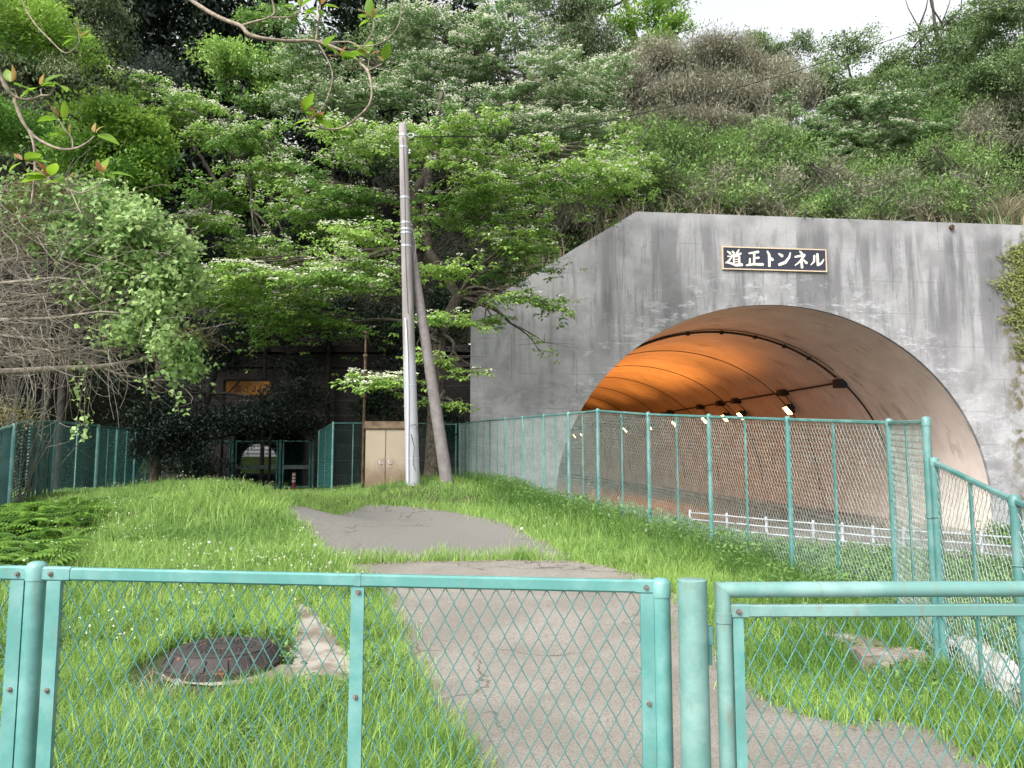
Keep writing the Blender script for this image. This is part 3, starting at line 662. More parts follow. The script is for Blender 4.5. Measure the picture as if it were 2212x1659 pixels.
for i in range(len(LP) - 1):
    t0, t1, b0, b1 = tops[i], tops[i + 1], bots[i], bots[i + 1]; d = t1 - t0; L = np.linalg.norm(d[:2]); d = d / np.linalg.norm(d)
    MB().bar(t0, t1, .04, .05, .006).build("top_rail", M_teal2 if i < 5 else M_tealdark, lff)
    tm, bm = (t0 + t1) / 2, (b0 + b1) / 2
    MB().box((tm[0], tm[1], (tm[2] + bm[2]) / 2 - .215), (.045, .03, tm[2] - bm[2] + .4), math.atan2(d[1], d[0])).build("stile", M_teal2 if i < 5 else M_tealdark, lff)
    if i in (0, 1, 3):          # closed sheet panels with shallow ribs
        mb = MB(); nn = int(L / .12)
        for k in range(nn):
            a = (k + .06) / nn; c = (k + .94) / nn; mdn = np.array([-d[1], d[0], 0]) * (.012 if k % 2 else 0)
            P = [b0 + (b1 - b0) * a + mdn - [0, 0, .3], b0 + (b1 - b0) * ((k + 1) / nn) + mdn - [0, 0, .3], t0 + (t1 - t0) * ((k + 1) / nn) + mdn - [0, 0, .03], t0 + (t1 - t0) * a + mdn - [0, 0, .03]]
            mb.add(P, [(0, 1, 2, 3)])
        mb.build("sheet_panel", plain("sheet_teal", (.07, .17, .175), .5, 0, .2, 3), lff)
    elif i == 2:
        mb = MB(); H = 1.9; nl = 24
        for k in range(nl):
            f0 = (k + .5) / nl
            p = b0 + (t0 - b0) * f0; q = b1 + (t1 - b1) * f0; mb.bar(p, q, .008, .05, .001, roll=R(35))
        mb.build("louvre_panel", MATS["louvre_teal"], lff)
    else:
        V, Fc = netting(b0 - [0, 0, .2], b1 - [0, 0, .2], t0, t1, .002, .056, .1, 3)
        link("mesh_panel", np_mesh("mesh_panel", V, Fc), M_wiredark if i > 4 else plain("mid_wire", (.05, .17, .155), .5), lff)

# white guard rail by the lower road
gr = thing("guard_rail", "white three-bar pedestrian guard rail beyond the tall fence", "railing", at(2118, 1212, 20))
gpx = [(1490, 1103, 26.9), (1570, 1110, 26.0), (1655, 1118, 25), (1756, 1126, 23.9), (1819, 1131, 23.2), (1885, 1137, 22.5), (1951, 1141, 21.8), (2030, 1145, 20.9), (2118, 1151, 20.0), (2212, 1157, 19.1), (2310, 1163, 18.2), (2420, 1170, 17.4)]
gt_ = [at(*p) for p in gpx]
for p in gt_:
    mb = MB(); g_ = min(g1(p[0], p[1]), p[2] - .7) - .05; mb.cyl((p[0], p[1], g_), (p[0], p[1], p[2] - .02), .045, n=10); mb.lathe((p[0], p[1], p[2] - .02), [(.05, 0), (.05, .02), (.03, .05), (.004, .06)], 10); mb.build("post", M_whitemetal, gr, smooth=40)
for dz in (-.06, -.28, -.5):
    MB().tube([p + [0, -.05, dz] for p in gt_], .024, 8).build("rail", M_whitemetal, gr, smooth=60)

# ------------------------------------------------------------------ pole, stay pole, cabinet, pipe, bollard
PB = np.array([at(892, 1045, 18.5)[0], 18.5, g1(at(892, 1045, 18.5)[0], 18.5)]); PT = at(870, 266, 18.5)
pole = thing("utility_pole", "tall grey concrete utility pole with steel bands standing in the grass", "utility pole", PB)
def pol(z): f_ = (z - PB[2]) / (PT[2] - PB[2]); return PB + (PT - PB) * f_
rad = lambda z: .167 - .066 * (z - PB[2]) / (PT[2] - PB[2])
mb = MB(); zz = np.r_[np.linspace(PB[2] - .3, PT[2] - .06, 9)]; mb.tube([pol(z) for z in zz] + [pol(PT[2] - .02), pol(PT[2])], [rad(z) for z in zz] + [.088, .05], 24); mb.build("pole_shaft", MATS["pole_concrete"], pole, smooth=50)
def pz(py): return at(880, py, 18.5)[2]
mb = MB()
for py in (293, 319, 428, 482, 496, 504, 532): z = pz(py); MB().lathe(pol(z), [(rad(z) + .002, -.018), (rad(z) + .008, -.018), (rad(z) + .008, .018), (rad(z) + .002, .018)], 20).build('steel_band', M_galv, pole)
for py in (832, 990, 1115 if 0 else 945): z = pz(py); MB().lathe(pol(z), [(rad(z) + .002, -.008), (rad(z) + .006, -.008), (rad(z) + .006, .008), (rad(z) + .002, .008)], 20).build('steel_band', M_galv, pole)
mb = MB()
for k, py in enumerate((401, 447, 493, 541, 588)):
    z = pz(py); p = pol(z); r_ = rad(z)
    if k < 3: mb.cyl(p + [r_ - .02, 0, 0], p + [r_ + .15, 0, 0], .009, n=8); mb.cyl(p + [r_ + .14, 0, 0], p + [r_ + .15, 0, 0], .018, n=8)
    mb.cyl(p - [r_ - .02, 0, 0], p - [r_ + .15, 0, 0], .009, n=8); mb.cyl(p - [r_ + .14, 0, 0], p - [r_ + .15, 0, 0], .018, n=8)
mb.build("step_bolt", M_rust, pole)
mb = MB(); z = pz(293); p = pol(z) + [rad(z), -.02, 0]
mb.tube([p, p + [.05, 0, .045], p + [.16, 0, .045]], .009, 6); mb.tube([p, p + [.05, 0, -.045], p + [.16, 0, -.045]], .009, 6); mb.cyl(p + [.15, 0, -.06], p + [.15, 0, .06], .012, n=8); mb.cyl(p + [.16, 0, -.0], p + [.26, 0, 0], .02, .01, 8)
mb.build('cable_clamp', M_galv, pole); mb = MB(); z2 = pz(328); p2 = pol(z2) + [rad(z2) + .04, -.02, 0]; mb.lathe(p2, [(.02, -.07), (.035, -.05), (.02, -.02), (.035, .01), (.02, .04), (.01, .06)], 10)
mb.build("insulator", M_galv, pole)
mb = MB()
a_ = [pol(pz(py)) + [-.02 + (py - 690) * .00003, -rad(pz(py)) - .03, 0] + [(-.05 + .04 * math.sin(py * .01)), 0, 0] for py in range(690, 1046, 25)]
mb.tube(a_, .02, 8); mb.build("cable_guard", M_pvc, pole, smooth=60)
mb = MB(); mb.tube([pol(pz(py)) + [.01 + .012 * math.sin(py * .02), -rad(pz(py)) - .012, 0] for py in range(300, 700, 20)], .005, 4); mb.build('ground_wire', M_black, pole); mb = MB()
c0 = pol(pz(920)) + [0, -.19, 0]
mb.tube([c0 + [(.0), 0, 0], c0 + [.12, -.02, .02], c0 + [.17, -.01, -.06], c0 + [.15, 0, -.12]], .008, 5)
mb.build('loose_wire', M_black, pole); mb = MB(); mb.tube([c0 + [.02, 0, -.2], c0 + [.1, 0, -.5], c0 + [.08, 0, -.9], c0 + [.14, 0, -1.05]], .007, 5)
mb.build("loose_wire", M_black, pole)
SB = at(969, 1044, 18.7); SB[2] = g1(SB[0], SB[1]) - .2; STP = at(880, 478, 18.75)
stay = thing("stay_pole", "slimmer leaning brown-grey brace pole tied to the utility pole", "stay pole", SB)
mb = MB(); P_ = [SB + (STP - SB) * t for t in np.linspace(0, 1, 8)]; mb.tube(P_ + [STP + (STP - SB) * .004], [.155 - .06 * t for t in np.linspace(0, 1, 8)] + [.07], 22); mb.build("pole_shaft", MATS["stay_pole_concrete"], stay, smooth=50)
mb = MB(); 
for t in (.985, .965): p = SB + (STP - SB) * t; mb.lathe(p, [(.10, -.02), (.112, -.02), (.112, .02), (.10, .02)], 16)
mb.tube([SB + (STP - SB) * .975 + [.1, -.05, 0], SB + (STP - SB) * .9 + [.12, -.06, 0], SB + (STP - SB) * .84 + [.02, -.12, 0]], .007, 5)
mb.build("tie_band", M_galv, stay)
# overhead cable
cp = [(893, 296, 18.4), (1115, 293, 20.5), (1295, 265, 23), (1451, 230, 25), (1658, 171, 27.5), (1724, 153, 28.5), (1953, 76, 31.5), (2189, 0, 34.5), (2420, -90, 37.5)]
cable = MB(); cable.tube([at(*p) for p in cp], .014, 6); tag(cable.build("overhead_cable", M_black, base=at(*cp[0]), smooth=60), "thin dark cable running from the pole top up over the hillside", "cable")
# cabinet
cb = thing("equipment_cabinet", "beige steel double-door cabinet with rust stained foot beside the pole", "cabinet", (at(831, 1045, 19.3)[0], 19.3, g1(-3, 19.3)))
cx0, cx1 = at(788, 960, 19.0)[0], at(879, 960, 19.0)[0]; cz1 = at(831, 910, 19.0)[2]; czb = at(831, 1060, 19.0)[2]; cw = cx1 - cx0; cxm = (cx0 + cx1) / 2
mb = MB(); mb.box((cxm, 19.35, (cz1 + czb) / 2 - .03), (cw - .03, .66, cz1 - czb - .1), bev=.01); mb.build("cabinet_body", MATS["cabinet_paint"], cb)
mb = MB(); mb.box((cxm, 19.33, cz1 - .09), (cw + .02, .76, .17), bev=.012); mb.build("cabinet_roof", plain("cabinet_roof_paint", (.17, .115, .07), .6, 0, .3, 6), cb)
zc = cz1 - .2
for sgn in (-1, 1):
    d_ = MB().box((cxm + sgn * (cw / 4 - .004), 19.005, (zc + czb) / 2 + .02), (cw / 2 - .03, .02, zc - czb - .06), bev=.004).build("door", MATS["cabinet_paint"], cb)
    hz = at(831, 997, 19)[2]; mb = MB(); mb.box((cxm + sgn * .11, 18.992, hz - .03), (.17, .008, .22)); mb.build("handle_plate", plain("handle_plate_paint", (.30, .23, .18), .5), d_)
    mb = MB(); mb.tube([(cxm + sgn * .11 - .03, 18.985, hz + .02), (cxm + sgn * .11 - .035, 18.965, hz - .03), (cxm + sgn * .11 + .01, 18.965, hz - .06), (cxm + sgn * .11 + .03, 18.985, hz - .04)], .012, 8); mb.build("handle", M_galv, d_)
# rusty standpipe
pp = at(783, 1046, 19.25); pp2 = at(784, 716, 19.25)
sp_ = thing("rusty_pipe", "thin rusty standpipe rising beside the beige cabinet", "pipe", (pp[0], 19.25, g1(pp[0], 19.25)))
mb = MB(); mb.tube([(pp[0], 19.25, pp[2] - .3), (pp[0] + .01, 19.25, pp2[2] - .6)], .034, 12); mb.tube([(pp[0] + .01, 19.25, pp2[2] - .6), (pp[0] + .01, 19.25, pp2[2])], .024, 12); mb.build("pipe", M_rust, sp_, smooth=60)
mb = MB()
for z in (pp2[2] - .02, pp2[2] - .6, pp[2] + 1.1, pp[2] + .45, pp2[2] - 1.6): mb.lathe((pp[0] + .01, 19.25, z), [(.03, -.03), (.056, -.03), (.056, .03), (.03, .03)], 12)
mb.build("pipe_collar", M_rust, sp_)
# bollard before the gate
bp = at(634, 1058, 28.6)
bo = thing("traffic_bollard", "small red bollard with white reflective bands before the old gate", "bollard", bp)
plain("bollard_red", (.22, .035, .02), .6); plain("band_white", (.55, .5, .5), .5)
zt_ = at(634, 1020, 28.6)[2]; H = zt_ - bp[2]
MB().lathe(bp, [(.12, -.15), (.12, .02), (.065, .05), (.06, H - .02), (.04, H), (.004, H + .01)], 14).build("bollard_body", MATS["bollard_red"], bo, smooth=50)
for k in (.93, .74, .55): MB().lathe(bp + [0, 0, H * k - .04], [(.063, -.035), (.068, -.035), (.068, .035), (.063, .035)], 14).build("reflective_band", MATS["band_white"], bo)

# manhole
mc = onground(452, 1462); mc = np.array([mc[0], mc[1] + .28, g1(mc[0], mc[1]) + .045])
mh = thing("manhole", "raised rusty cast iron manhole cover on a ribbed collar in the grass", "manhole cover", mc)
mb = MB(); mb.lathe(mc, [(.45, -.2), (.45, .01), (.43, .02), (.385, .095), (.375, .105), (.30, .105)], 36); 
for k in range(16):
    t = 2 * math.pi * k / 16; mb.bar(mc + np.array([.436 * math.cos(t), .436 * math.sin(t), .018]), mc + np.array([.388 * math.cos(t), .388 * math.sin(t), .095]), .03, .02, .003)
mb.build("collar", MATS["cast_iron"], mh, smooth=35)
mb = MB(); mb.lathe(mc + [0, 0, .085], [(.355, 0), (.355, .03), (.348, .034), (.27, .034), (.268, .030), (.1, .030), (.09, .036), (.004, .036)], 36)
for k in range(28):
    t = 2 * math.pi * k / 28
    for r_ in (.13, .18, .23): mb.box(mc + np.array([r_ * math.cos(t + r_), r_ * math.sin(t + r_), .118]), (.02, .014, .01), t)
mb.build("lid", MATS["cast_iron"], mh, smooth=35)
# concrete blocks by the fence on the right
def rough_block(name, c, sz, rz, label, cat, mat, seed=1, rnd=.012, rx=0.):
    r_ = np.random.RandomState(seed); me = bpy.data.meshes.new(name); import bmesh
    bm = bmesh.new(); bmesh.ops.create_cube(bm, size=1); bmesh.ops.subdivide_edges(bm, edges=bm.edges[:], cuts=4, use_grid_fill=True)
    for v in bm.verts:
        v.co = Vector((v.co.x * sz[0], v.co.y * sz[1], v.co.z * sz[2])) + Vector(r_.normal(0, rnd, 3))
    bmesh.ops.bevel(bm, geom=[e for e in bm.edges if len(e.link_faces) == 2 and e.calc_face_angle(0) > .9], offset=.01, segments=1, affect='EDGES')
    bmesh.ops.rotate(bm, verts=bm.verts, cent=(0, 0, 0), matrix=Matrix.Rotation(rz, 3, 'Z') @ Matrix.Rotation(rx, 3, 'Y'))
    bm.to_mesh(me); bm.free(); o = link(name, me, mat); o.location = [float(a) for a in c]; tag(o, label, cat); return o
q = onground(1950, 1470); rough_block("concrete_block", (q[0] + .0, q[1] + .22, g1(q[0], q[1]) + .03), (.46, .30, .26), -.05, "low square concrete footing in the weeds beside the tall fence", "block", MATS["pad_concrete"], 3, .006)
def between(p, q_, name, sz, dz, *a):
    A_, B2 = onground(*p), onground(*q_); c_ = (A_ + B2) / 2; d_ = B2 - A_; rough_block(name, (c_[0], c_[1], g1(c_[0], c_[1]) + dz), (np.linalg.norm(d_[:2]), sz[0], sz[1]), math.atan2(d_[1], d_[0]), *a)
between((1765, 1355), (1895, 1432), "concrete_slab", (.2, .08), .05, "narrow sunken concrete edging strip in the grass by the path", "kerb", MATS["pad_concrete"], 5, .01)
n = N("white_stone"); n.out(n.mix(n.ramp(n.noise(n.pos, 9, 5), .35, .65), (.40, .38, .35), (.62, .60, .57)), .9, 0, n.bump(n.noise(n.pos, 20, 4), .6, .04))
between((2058, 1418), (2215, 1560), "rough_stone_kerb", (.2, .2), .09, "rough whitish stone kerb just outside the fence at the right", "kerb", MATS["white_stone"], 9, .02)

# ------------------------------------------------------------------ old tunnel, retaining walls, hill
OY = 32.5
ox0, ox1 = at(500, 900, OY)[0], at(668, 900, OY)[0]; oz0 = .8
otop = at(700, 763, OY)[2]
old = thing("old_tunnel", "dark old concrete tunnel portal behind the gate with daylight at its far end", "tunnel", ((ox0 + ox1) / 2, OY, oz0))
oc = (ox0 + ox1) / 2; orad = (ox1 - ox0) / 2; osp = oz0 + 1.35
oarch = [(oc + orad * math.cos(t), osp + orad * .95 * math.sin(t)) for t in np.linspace(0, math.pi, 25)]
oleft, oright = at(330, 900, OY)[0], at(1060, 900, OY)[0]
opoly = [(oleft, otop), (oright, otop), (oright, -.8), (ox1, -.8)] + oarch + [(ox0, -.8), (oleft, -.8)]
vs, es, fs, *_ = delaunay_2d_cdt([Vector(p) for p in opoly], [], [list(range(len(opoly)))], 1, 1e-5)
mb = MB(); mb.add([(v.x, OY, v.y) for v in vs], [tuple(f) for f in fs])
for i in range(len(opoly)):
    a, b = opoly[i], opoly[(i + 1) % len(opoly)]; mb.add([(a[0], OY, a[1]), (b[0], OY, b[1]), (b[0], OY + .6, b[1]), (a[0], OY + .6, a[1])], [(0, 1, 2, 3)])
mb.box(((oleft + oright) / 2, OY - .06, otop - .55), (oright - oleft, .10, .08)); mb.box(((oleft + oright) / 2, OY + .02, otop + .13), (oright - oleft + .2, .7, .24))
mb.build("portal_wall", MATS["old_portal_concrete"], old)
OEND = 72.0
ex = at(560, 985, OEND)[0] - oc            # the bore runs slightly sideways
mb = MB(); sec = [(ox1, -.8)] + oarch + [(ox0, -.8)]
def osh(p, t): return (p[0] + ex * t, OY + (OEND - OY) * t, p[1] + .0 * t)
for k in range(20):
    for i in range(len(sec) - 1):
        a, b = sec[i], sec[i + 1]; mb.add([osh(a, k / 20), osh(b, k / 20), osh(b, (k + 1) / 20), osh(a, (k + 1) / 20)], [(0, 1, 2, 3)])
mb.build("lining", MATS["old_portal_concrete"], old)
mb = MB(); mb.add([(ox0, OY, oz0 + .02), (ox1, OY, oz0 + .02), (ox1 + ex, OEND, oz0 + .02), (ox0 + ex, OEND, oz0 + .02)], [(0, 1, 2, 3)])
tag(mb.build("tunnel_floor", MATS["hill_soil"]), kind='structure')
# clearance board hung across the old tunnel mouth
hb = thing("height_limit_board", "yellow and black striped clearance board half hidden by dark leaves", "sign", at(545, 850, 28.9))
HY = 28.9; hx0, hx1 = at(488, 840, HY)[0], at(584, 840, HY)[0]; hz0, hz1 = at(540, 853, HY)[2], at(540, 824, HY)[2]
plain("board_yellow", (.42, .17, .01), .5, 0, .25, 5); plain("board_black", (.012, .011, .01), .6)
mb = MB(); mb.box(((hx0 + hx1) / 2, HY, (hz0 + hz1) / 2), (hx1 - hx0, .05, hz1 - hz0)); mb.build("board", MATS["board_yellow"], hb)
mb = MB(); hh = hz1 - hz0
xq = hx0 + .02
for xq in (hx0, hx1 - .62, hx1 - .38, hx1 - .14):
    w_ = .09; sh = hh * .9
    a, b = xq, xq + w_
    pts = [(a, hz0), (b, hz0), (b + sh, hz1), (a + sh, hz1)]
    pts = [(min(p[0], hx1 - .001), p[1]) for p in pts]
    if xq > hx1 - .6 or xq == hx0: mb.add([(p[0], HY - .029, p[1]) for p in pts], [(0, 1, 2, 3)])
mb.build("stripe", MATS["board_black"], hb)
tc = bpy.data.curves.new("lettering", 'FONT'); tc.body = "\u9ad8\u3055 2.1m"; tc.size = .30; tc.extrude = .002
to = bpy.data.objects.new("lettering", tc); COL.objects.link(to); tc.materials.append(MATS["board_black"])
bpy.context.view_layer.update()
dg = bpy.context.evaluated_depsgraph_get(); tm_ = bpy.data.meshes.new_from_object(to.evaluated_get(dg)); bpy.data.objects.remove(to)
tm_.transform(Matrix.Translation((hx0 + .3, HY - .03, hz0 + .11)) @ Matrix.Rotation(R(90), 4, 'X')); link("lettering", tm_, None, hb)
hp = MB(); hp.bar((hx0, HY, hz1 + .05), (hx1, HY, hz1 + .05), .05, .05); hp.cyl((hx1 + .06, HY, hz1 + .06), (hx1 + .06, HY, .8), .05, n=8); hp.cyl((hx0 - .06, HY, hz1 + .06), (hx0 - .06, HY, .8), .05, n=8); hp.build("board_frame", M_darkbark, hb)
# daylight side beyond the old tunnel: grassy bank and a white barrier
mb = MB(); mb.add([(oc + ex - 14, OEND + .2, .7), (oc + ex + 12, OEND + .2, .7), (oc + ex + 12, OEND + 6, 2.6), (oc + ex - 14, OEND + 6, 2.6), (oc + ex + 12, OEND + 60, 2.7), (oc + ex - 14, OEND + 60, 2.7)], [(0, 1, 2, 3), (3, 2, 4, 5)])
tag(mb.build("far_bank", plain("far_grass", (.16, .27, .04), .9, 0, .3, 5)), kind='structure')
fb = thing("far_barrier", "white metal road barrier seen through the old tunnel", "barrier", (oc + ex, OEND + 10, 2.6))
for dz in (.35, .75, 1.15): MB().bar((oc + ex - 8, OEND + 10, 2.6 + dz), (oc + ex + 8, OEND + 10, 2.6 + dz), .06, .14).build("rail", M_whitemetal, fb)
for k in range(-3, 4): MB().cyl((oc + ex + k * 2.2, OEND + 10.1, 2.5), (oc + ex + k * 2.2, OEND + 10.1, 3.9), .07, n=8).build("post", M_whitemetal, fb)
# side retaining wall from the old portal to the new one
rw = MB(); rx0 = oright; rx1 = tl[0][0]
rw.add([(rx0, OY, -.8), (rx1 + .3, 27.8, -.8), (rx1 + .3, 27.8, 6.6), (rx0, OY, otop + .1), (rx0 - .4, OY + .4, -.8), (rx1, 28.3, -.8), (rx1, 28.3, 6.6), (rx0 - .4, OY + .4, otop + .1)], [(0, 1, 2, 3), (3, 2, 6, 7), (4, 5, 6, 7)])
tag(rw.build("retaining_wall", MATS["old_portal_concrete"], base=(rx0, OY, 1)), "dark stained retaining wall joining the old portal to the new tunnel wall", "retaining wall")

hx = np.r_[np.arange(-60, -24, 3), np.arange(-24, oleft - .7, .6), oleft - .62, oleft - .02, np.arange(oleft + .3, 42, .6), np.arange(42, 90, 4)]
def hill_cols(x):
    wallY = WY0 + WM * x + .72
    topz = np.interp(x, [tl[0][0], tl[1][0], 90], [tl[0][2], 10.88, 10.88]) - .12
    yf = np.where(x >= rx1, wallY, 0.); H0 = np.where(x >= rx1, topz, 0.)
    lx = [-60, -24, -19.5, -17.4, oleft - .62, oleft, oright, rx1]; ly = [0, 8, 19, 24, 31, OY + .55, OY + .55, 28.2]; lz = [-.5, -.3, -.4, -.2, -.2, otop + .05, otop + .05, 6.5]
    m = x < rx1
    yf = np.where(m, np.interp(x, lx, ly), yf); H0 = np.where(m, np.interp(x, lx, lz), H0)
    s = np.interp(x, [-60, -24, -15, -5, 0, 8, 15, 20, 26, 32, 60], [.75, .8, .85, .88, .84, .76, .60, .60, .74, .85, .9])
    return yf, H0, s
rb = np.r_[np.arange(0, 26, .6), np.arange(26, 44, 2), 60, 90]
def hillz(x, y):
    x = np.asarray(x, float); y = np.asarray(y, float)
    yf, H0, s = hill_cols(x); d = np.maximum(y - yf, 0)
    D = np.interp(x, [-60, -5, 5, 16, 30], [34, 30, 22, 20, 23])
    rise = np.where(d < D, d, D) - np.maximum(d - D - 6, 0) * .25
    bump_ = .5 * np.sin(x * .55 + y * .3) * np.sin(y * .5 - x * .2) + .25 * np.sin(x * 1.7 + 1) * np.sin(y * 1.4)
    return H0 + s * rise + bump_ * np.clip(d / 4, 0, 1)
yf, H0, s = hill_cols(hx)
X = np.repeat(hx[None], len(rb), 0); Y = yf[None] + rb[:, None]; Z = hillz(X, Y)
V = np.stack([X, Y, Z], -1).reshape(-1, 3); nx = len(hx); i = np.arange(len(V)).reshape(len(rb), nx)
Fc = np.stack([i[:-1, :-1], i[:-1, 1:], i[1:, 1:], i[1:, :-1]], -1).reshape(-1, 4)
# earth below the hill front where there is no wall
tag(link("hill", np_mesh("hill", V, Fc, True), MATS["hill_soil"]), kind='structure')

exec_veg = True
# ================================================================== vegetation
def nrmz(a): return a / (np.linalg.norm(a, axis=-1, keepdims=True) + 1e-9)
class Leaves:
    def __init__(s): s.P = []; s.D = []; s.U = []; s.L = []; s.W = []; s.T = []
    def add(s, P, D, U, L, W, T):
        s.P.append(P.reshape(-1, 3)); s.D.append(D.reshape(-1, 3)); s.U.append(U.reshape(-1, 3))
        n = len(s.P[-1]); s.L.append(np.broadcast_to(np.ravel(L), (n,)) if np.size(L) in (1, n) else L.ravel()); s.W.append(np.broadcast_to(np.ravel(W), (n,))); s.T.append(np.broadcast_to(np.ravel(T), (n,)) if np.size(T) in (1, n) else T.ravel())
    def mesh(s, name, fold=.18, curl=.12):
        P = np.concatenate(s.P); D = nrmz(np.concatenate(s.D)); U = np.concatenate(s.U); L = np.concatenate(s.L)[:, None]; W = np.concatenate(s.W)[:, None]; T = np.concatenate(s.T)
        S = nrmz(np.cross(D, U)); Nn = np.cross(S, D)
        a = P; b = P + D * L * .45 + S * W * L * .5 + Nn * L * fold * W; c = P + D * L - Nn * L * curl; d = P + D * L * .45 - S * W * L * .5 + Nn * L * fold * W
        V = np.stack([a, b, c, d], 1).reshape(-1, 3); k = (np.arange(len(P)) * 4)[:, None]
        Fc = np.concatenate([k + [[0, 1, 2]], k + [[0, 2, 3]]], 1).reshape(-1, 3)
        return np_mesh(name, V, Fc, False, np.repeat(T, 4))
    @property
    def n(s): return sum(len(p) for p in s.P)
def rdir(n): return nrmz(rs.normal(size=(n, 3)))
def blob(px, py, Y, rx, rz, ry=None):
    c = at(px, py, Y); k = Y / F; return c, np.array([rx * k, (ry if ry else rx * k * .8), rz * k])
def plates(Lv, Fl, c, r, nplate, R_=1.0, leaf=.14, dens=1.0, flowers=.5, tone=(.2, .9), tilt=.2, droop=.35, toneshift=0.):
    """layered flat sprays, the habit of a tabletop dogwood; returns plate centres"""
    out = []
    for _ in range(int(nplate * 1.2 + .5)):
        u = rdir(1)[0] * rs.uniform(.2, 1.2) ** .5; pc = c + u * r
        rr = R_ * rs.uniform(.45, 1.25); out.append(pc)
        n = int(95 * dens * rr * rr); ang = rs.uniform(0, 2 * np.pi, n); rad_ = rr * np.sqrt(rs.uniform(0, 1, n)) * (1 + .3 * np.sin(ang * 3 + rs.uniform(0, 6)) + .18 * np.sin(ang * 7 + rs.uniform(0, 6))) * (1 + .45 * np.abs(rs.normal(0, 1, n)) * (rs.uniform(0, 1, n) < .25))
        tl_ = rs.normal(0, tilt, 2); tt = rs.uniform(*tone) + toneshift
        dx = np.cos(ang) * rad_; dy = np.sin(ang) * rad_
        C = np.stack([pc[0] + dx, pc[1] + dy, pc[2] + dx * tl_[0] + dy * tl_[1] - droop * (rad_ / rr) ** 2 * rr * .45 + rs.normal(0, .035, n)], -1)
        m = 8; k = np.arange(m)
        al = ang[:, None] + (k[None] - (m - 1) / 2) * (5.2 / m) + rs.normal(0, .25, (n, m)); off = rs.uniform(.0, .10, (n, m))
        D = np.stack([np.cos(al), np.sin(al), -.35 + rs.normal(0, .25, (n, m))], -1)
        P = C[:, None] + D * off[..., None]
        U = np.stack([rs.normal(0, .25, (n, m)), rs.normal(0, .25, (n, m)) , np.ones((n, m))], -1)
        Lv.add(P, D, U, leaf * rs.uniform(.7, 1.15) * rs.uniform(.5, 1.2, (n, m)), .58, np.clip(tt + rs.normal(0, .14, (n, m)), 0, 1))
        if Fl is not None and flowers > 0:
            nf = rs.binomial(n, min(.95, flowers * .75)); 
            if nf:
                ii = rs.choice(n, nf, replace=False); fc = C[ii] + [0, 0, .11]; q = 12
                a2 = rs.uniform(0, 6.28, (nf, q)); r2 = np.sqrt(rs.uniform(0, 1, (nf, q))) * rs.uniform(.06, .15, (nf, 1))
                P = fc[:, None] + np.stack([np.cos(a2) * r2, np.sin(a2) * r2, rs.uniform(0, .02, (nf, q)) - r2 * .2], -1)
                D = np.stack([np.cos(a2), np.sin(a2), rs.uniform(-.2, .5, (nf, q))], -1); U = np.stack([rs.normal(0, .4, (nf, q)), rs.normal(0, .4, (nf, q)) - .3, np.ones((nf, q))], -1)
                Fl.add(P, D, U, .06, 1.0, rs.uniform(0, 1, (nf, q)))
    return out
def bush(Lv, c, r, n, leaf=.08, W=.55, lump=.28, tone=(.2, .8), shell=.55, updown=.2, k=7, cr=.14, droop=0., nsub=9):
    if n > 60 and nsub > 1 and np.max(r) > .5:
        out = []; ws = rs.uniform(.4, 1.6, nsub); ws /= ws.sum()
        for i in range(nsub):
            sc_ = rs.uniform(.28, .62); cc = c + rdir(1)[0] * r * rs.uniform(.35, 1.0 - sc_ * .45)
            r2 = np.array([np.mean(r[:2]) * .5 + r[0] * .5, r[1], r[2] * .7 + np.mean(r) * .3]) * sc_
            out.append(bush(Lv, cc, r2, max(4, int(n * ws[i])), leaf, W, lump, tone, shell, updown, k, cr, droop, 1))
        return np.concatenate(out)
    u = rdir(n); u[:, 2] = np.where(u[:, 2] < -.35, -u[:, 2], u[:, 2])
    ph = rs.uniform(0, 6, 6)
    lm = 1 + lump * (np.sin(u[:, 0] * 5 + ph[0]) * np.sin(u[:, 2] * 6 + ph[1]) + .6 * np.sin(u[:, 0] * 11 + ph[2]) * np.sin(u[:, 2] * 12 + ph[3]) + .5 * np.sin(u[:, 1] * 7 + ph[4]))
    rad_ = (shell + (1 - shell) * rs.uniform(0, 1, n) ** .6) * lm
    C = c + u * r * rad_[:, None]
    off = rs.normal(0, cr, (n, k, 3)); D = nrmz(u[:, None] * .6 + rs.normal(0, .7, (n, k, 3)) + [0, 0, updown - droop]); U = nrmz(rs.normal(0, .55, (n, k, 3)) + u[:, None] * .4 + [0, 0, .8])
    tn = rs.uniform(*tone) + .22 * np.sin(u[:, 0] * 4 + ph[5])[:, None] + rs.normal(0, .12, (n, 1)) + rs.normal(0, .12, (n, k))
    Lv.add(C[:, None] + off, D, U, leaf * rs.uniform(.6, 1.2, (n, k)), W, np.clip(tn, 0, 1))
    return C
def curve(p0, p1, bend=.15, n=6, sag=0.):
    p0 = np.array(p0, float); p1 = np.array(p1, float); L = np.linalg.norm(p1 - p0); off = rs.normal(0, bend * L * .5, 3); off[2] += sag * L
    t = np.linspace(0, 1, n)[:, None]; return p0 + (p1 - p0) * t + off * (t * (1 - t) * 4)
def limb(mb, p0, p1, r0, r1, bend=.12, n=6, sag=.08, sides=6):
    P = curve(p0, p1, bend, n, sag); mb.tube(list(P), list(np.linspace(r0, r1, n)), sides); return P

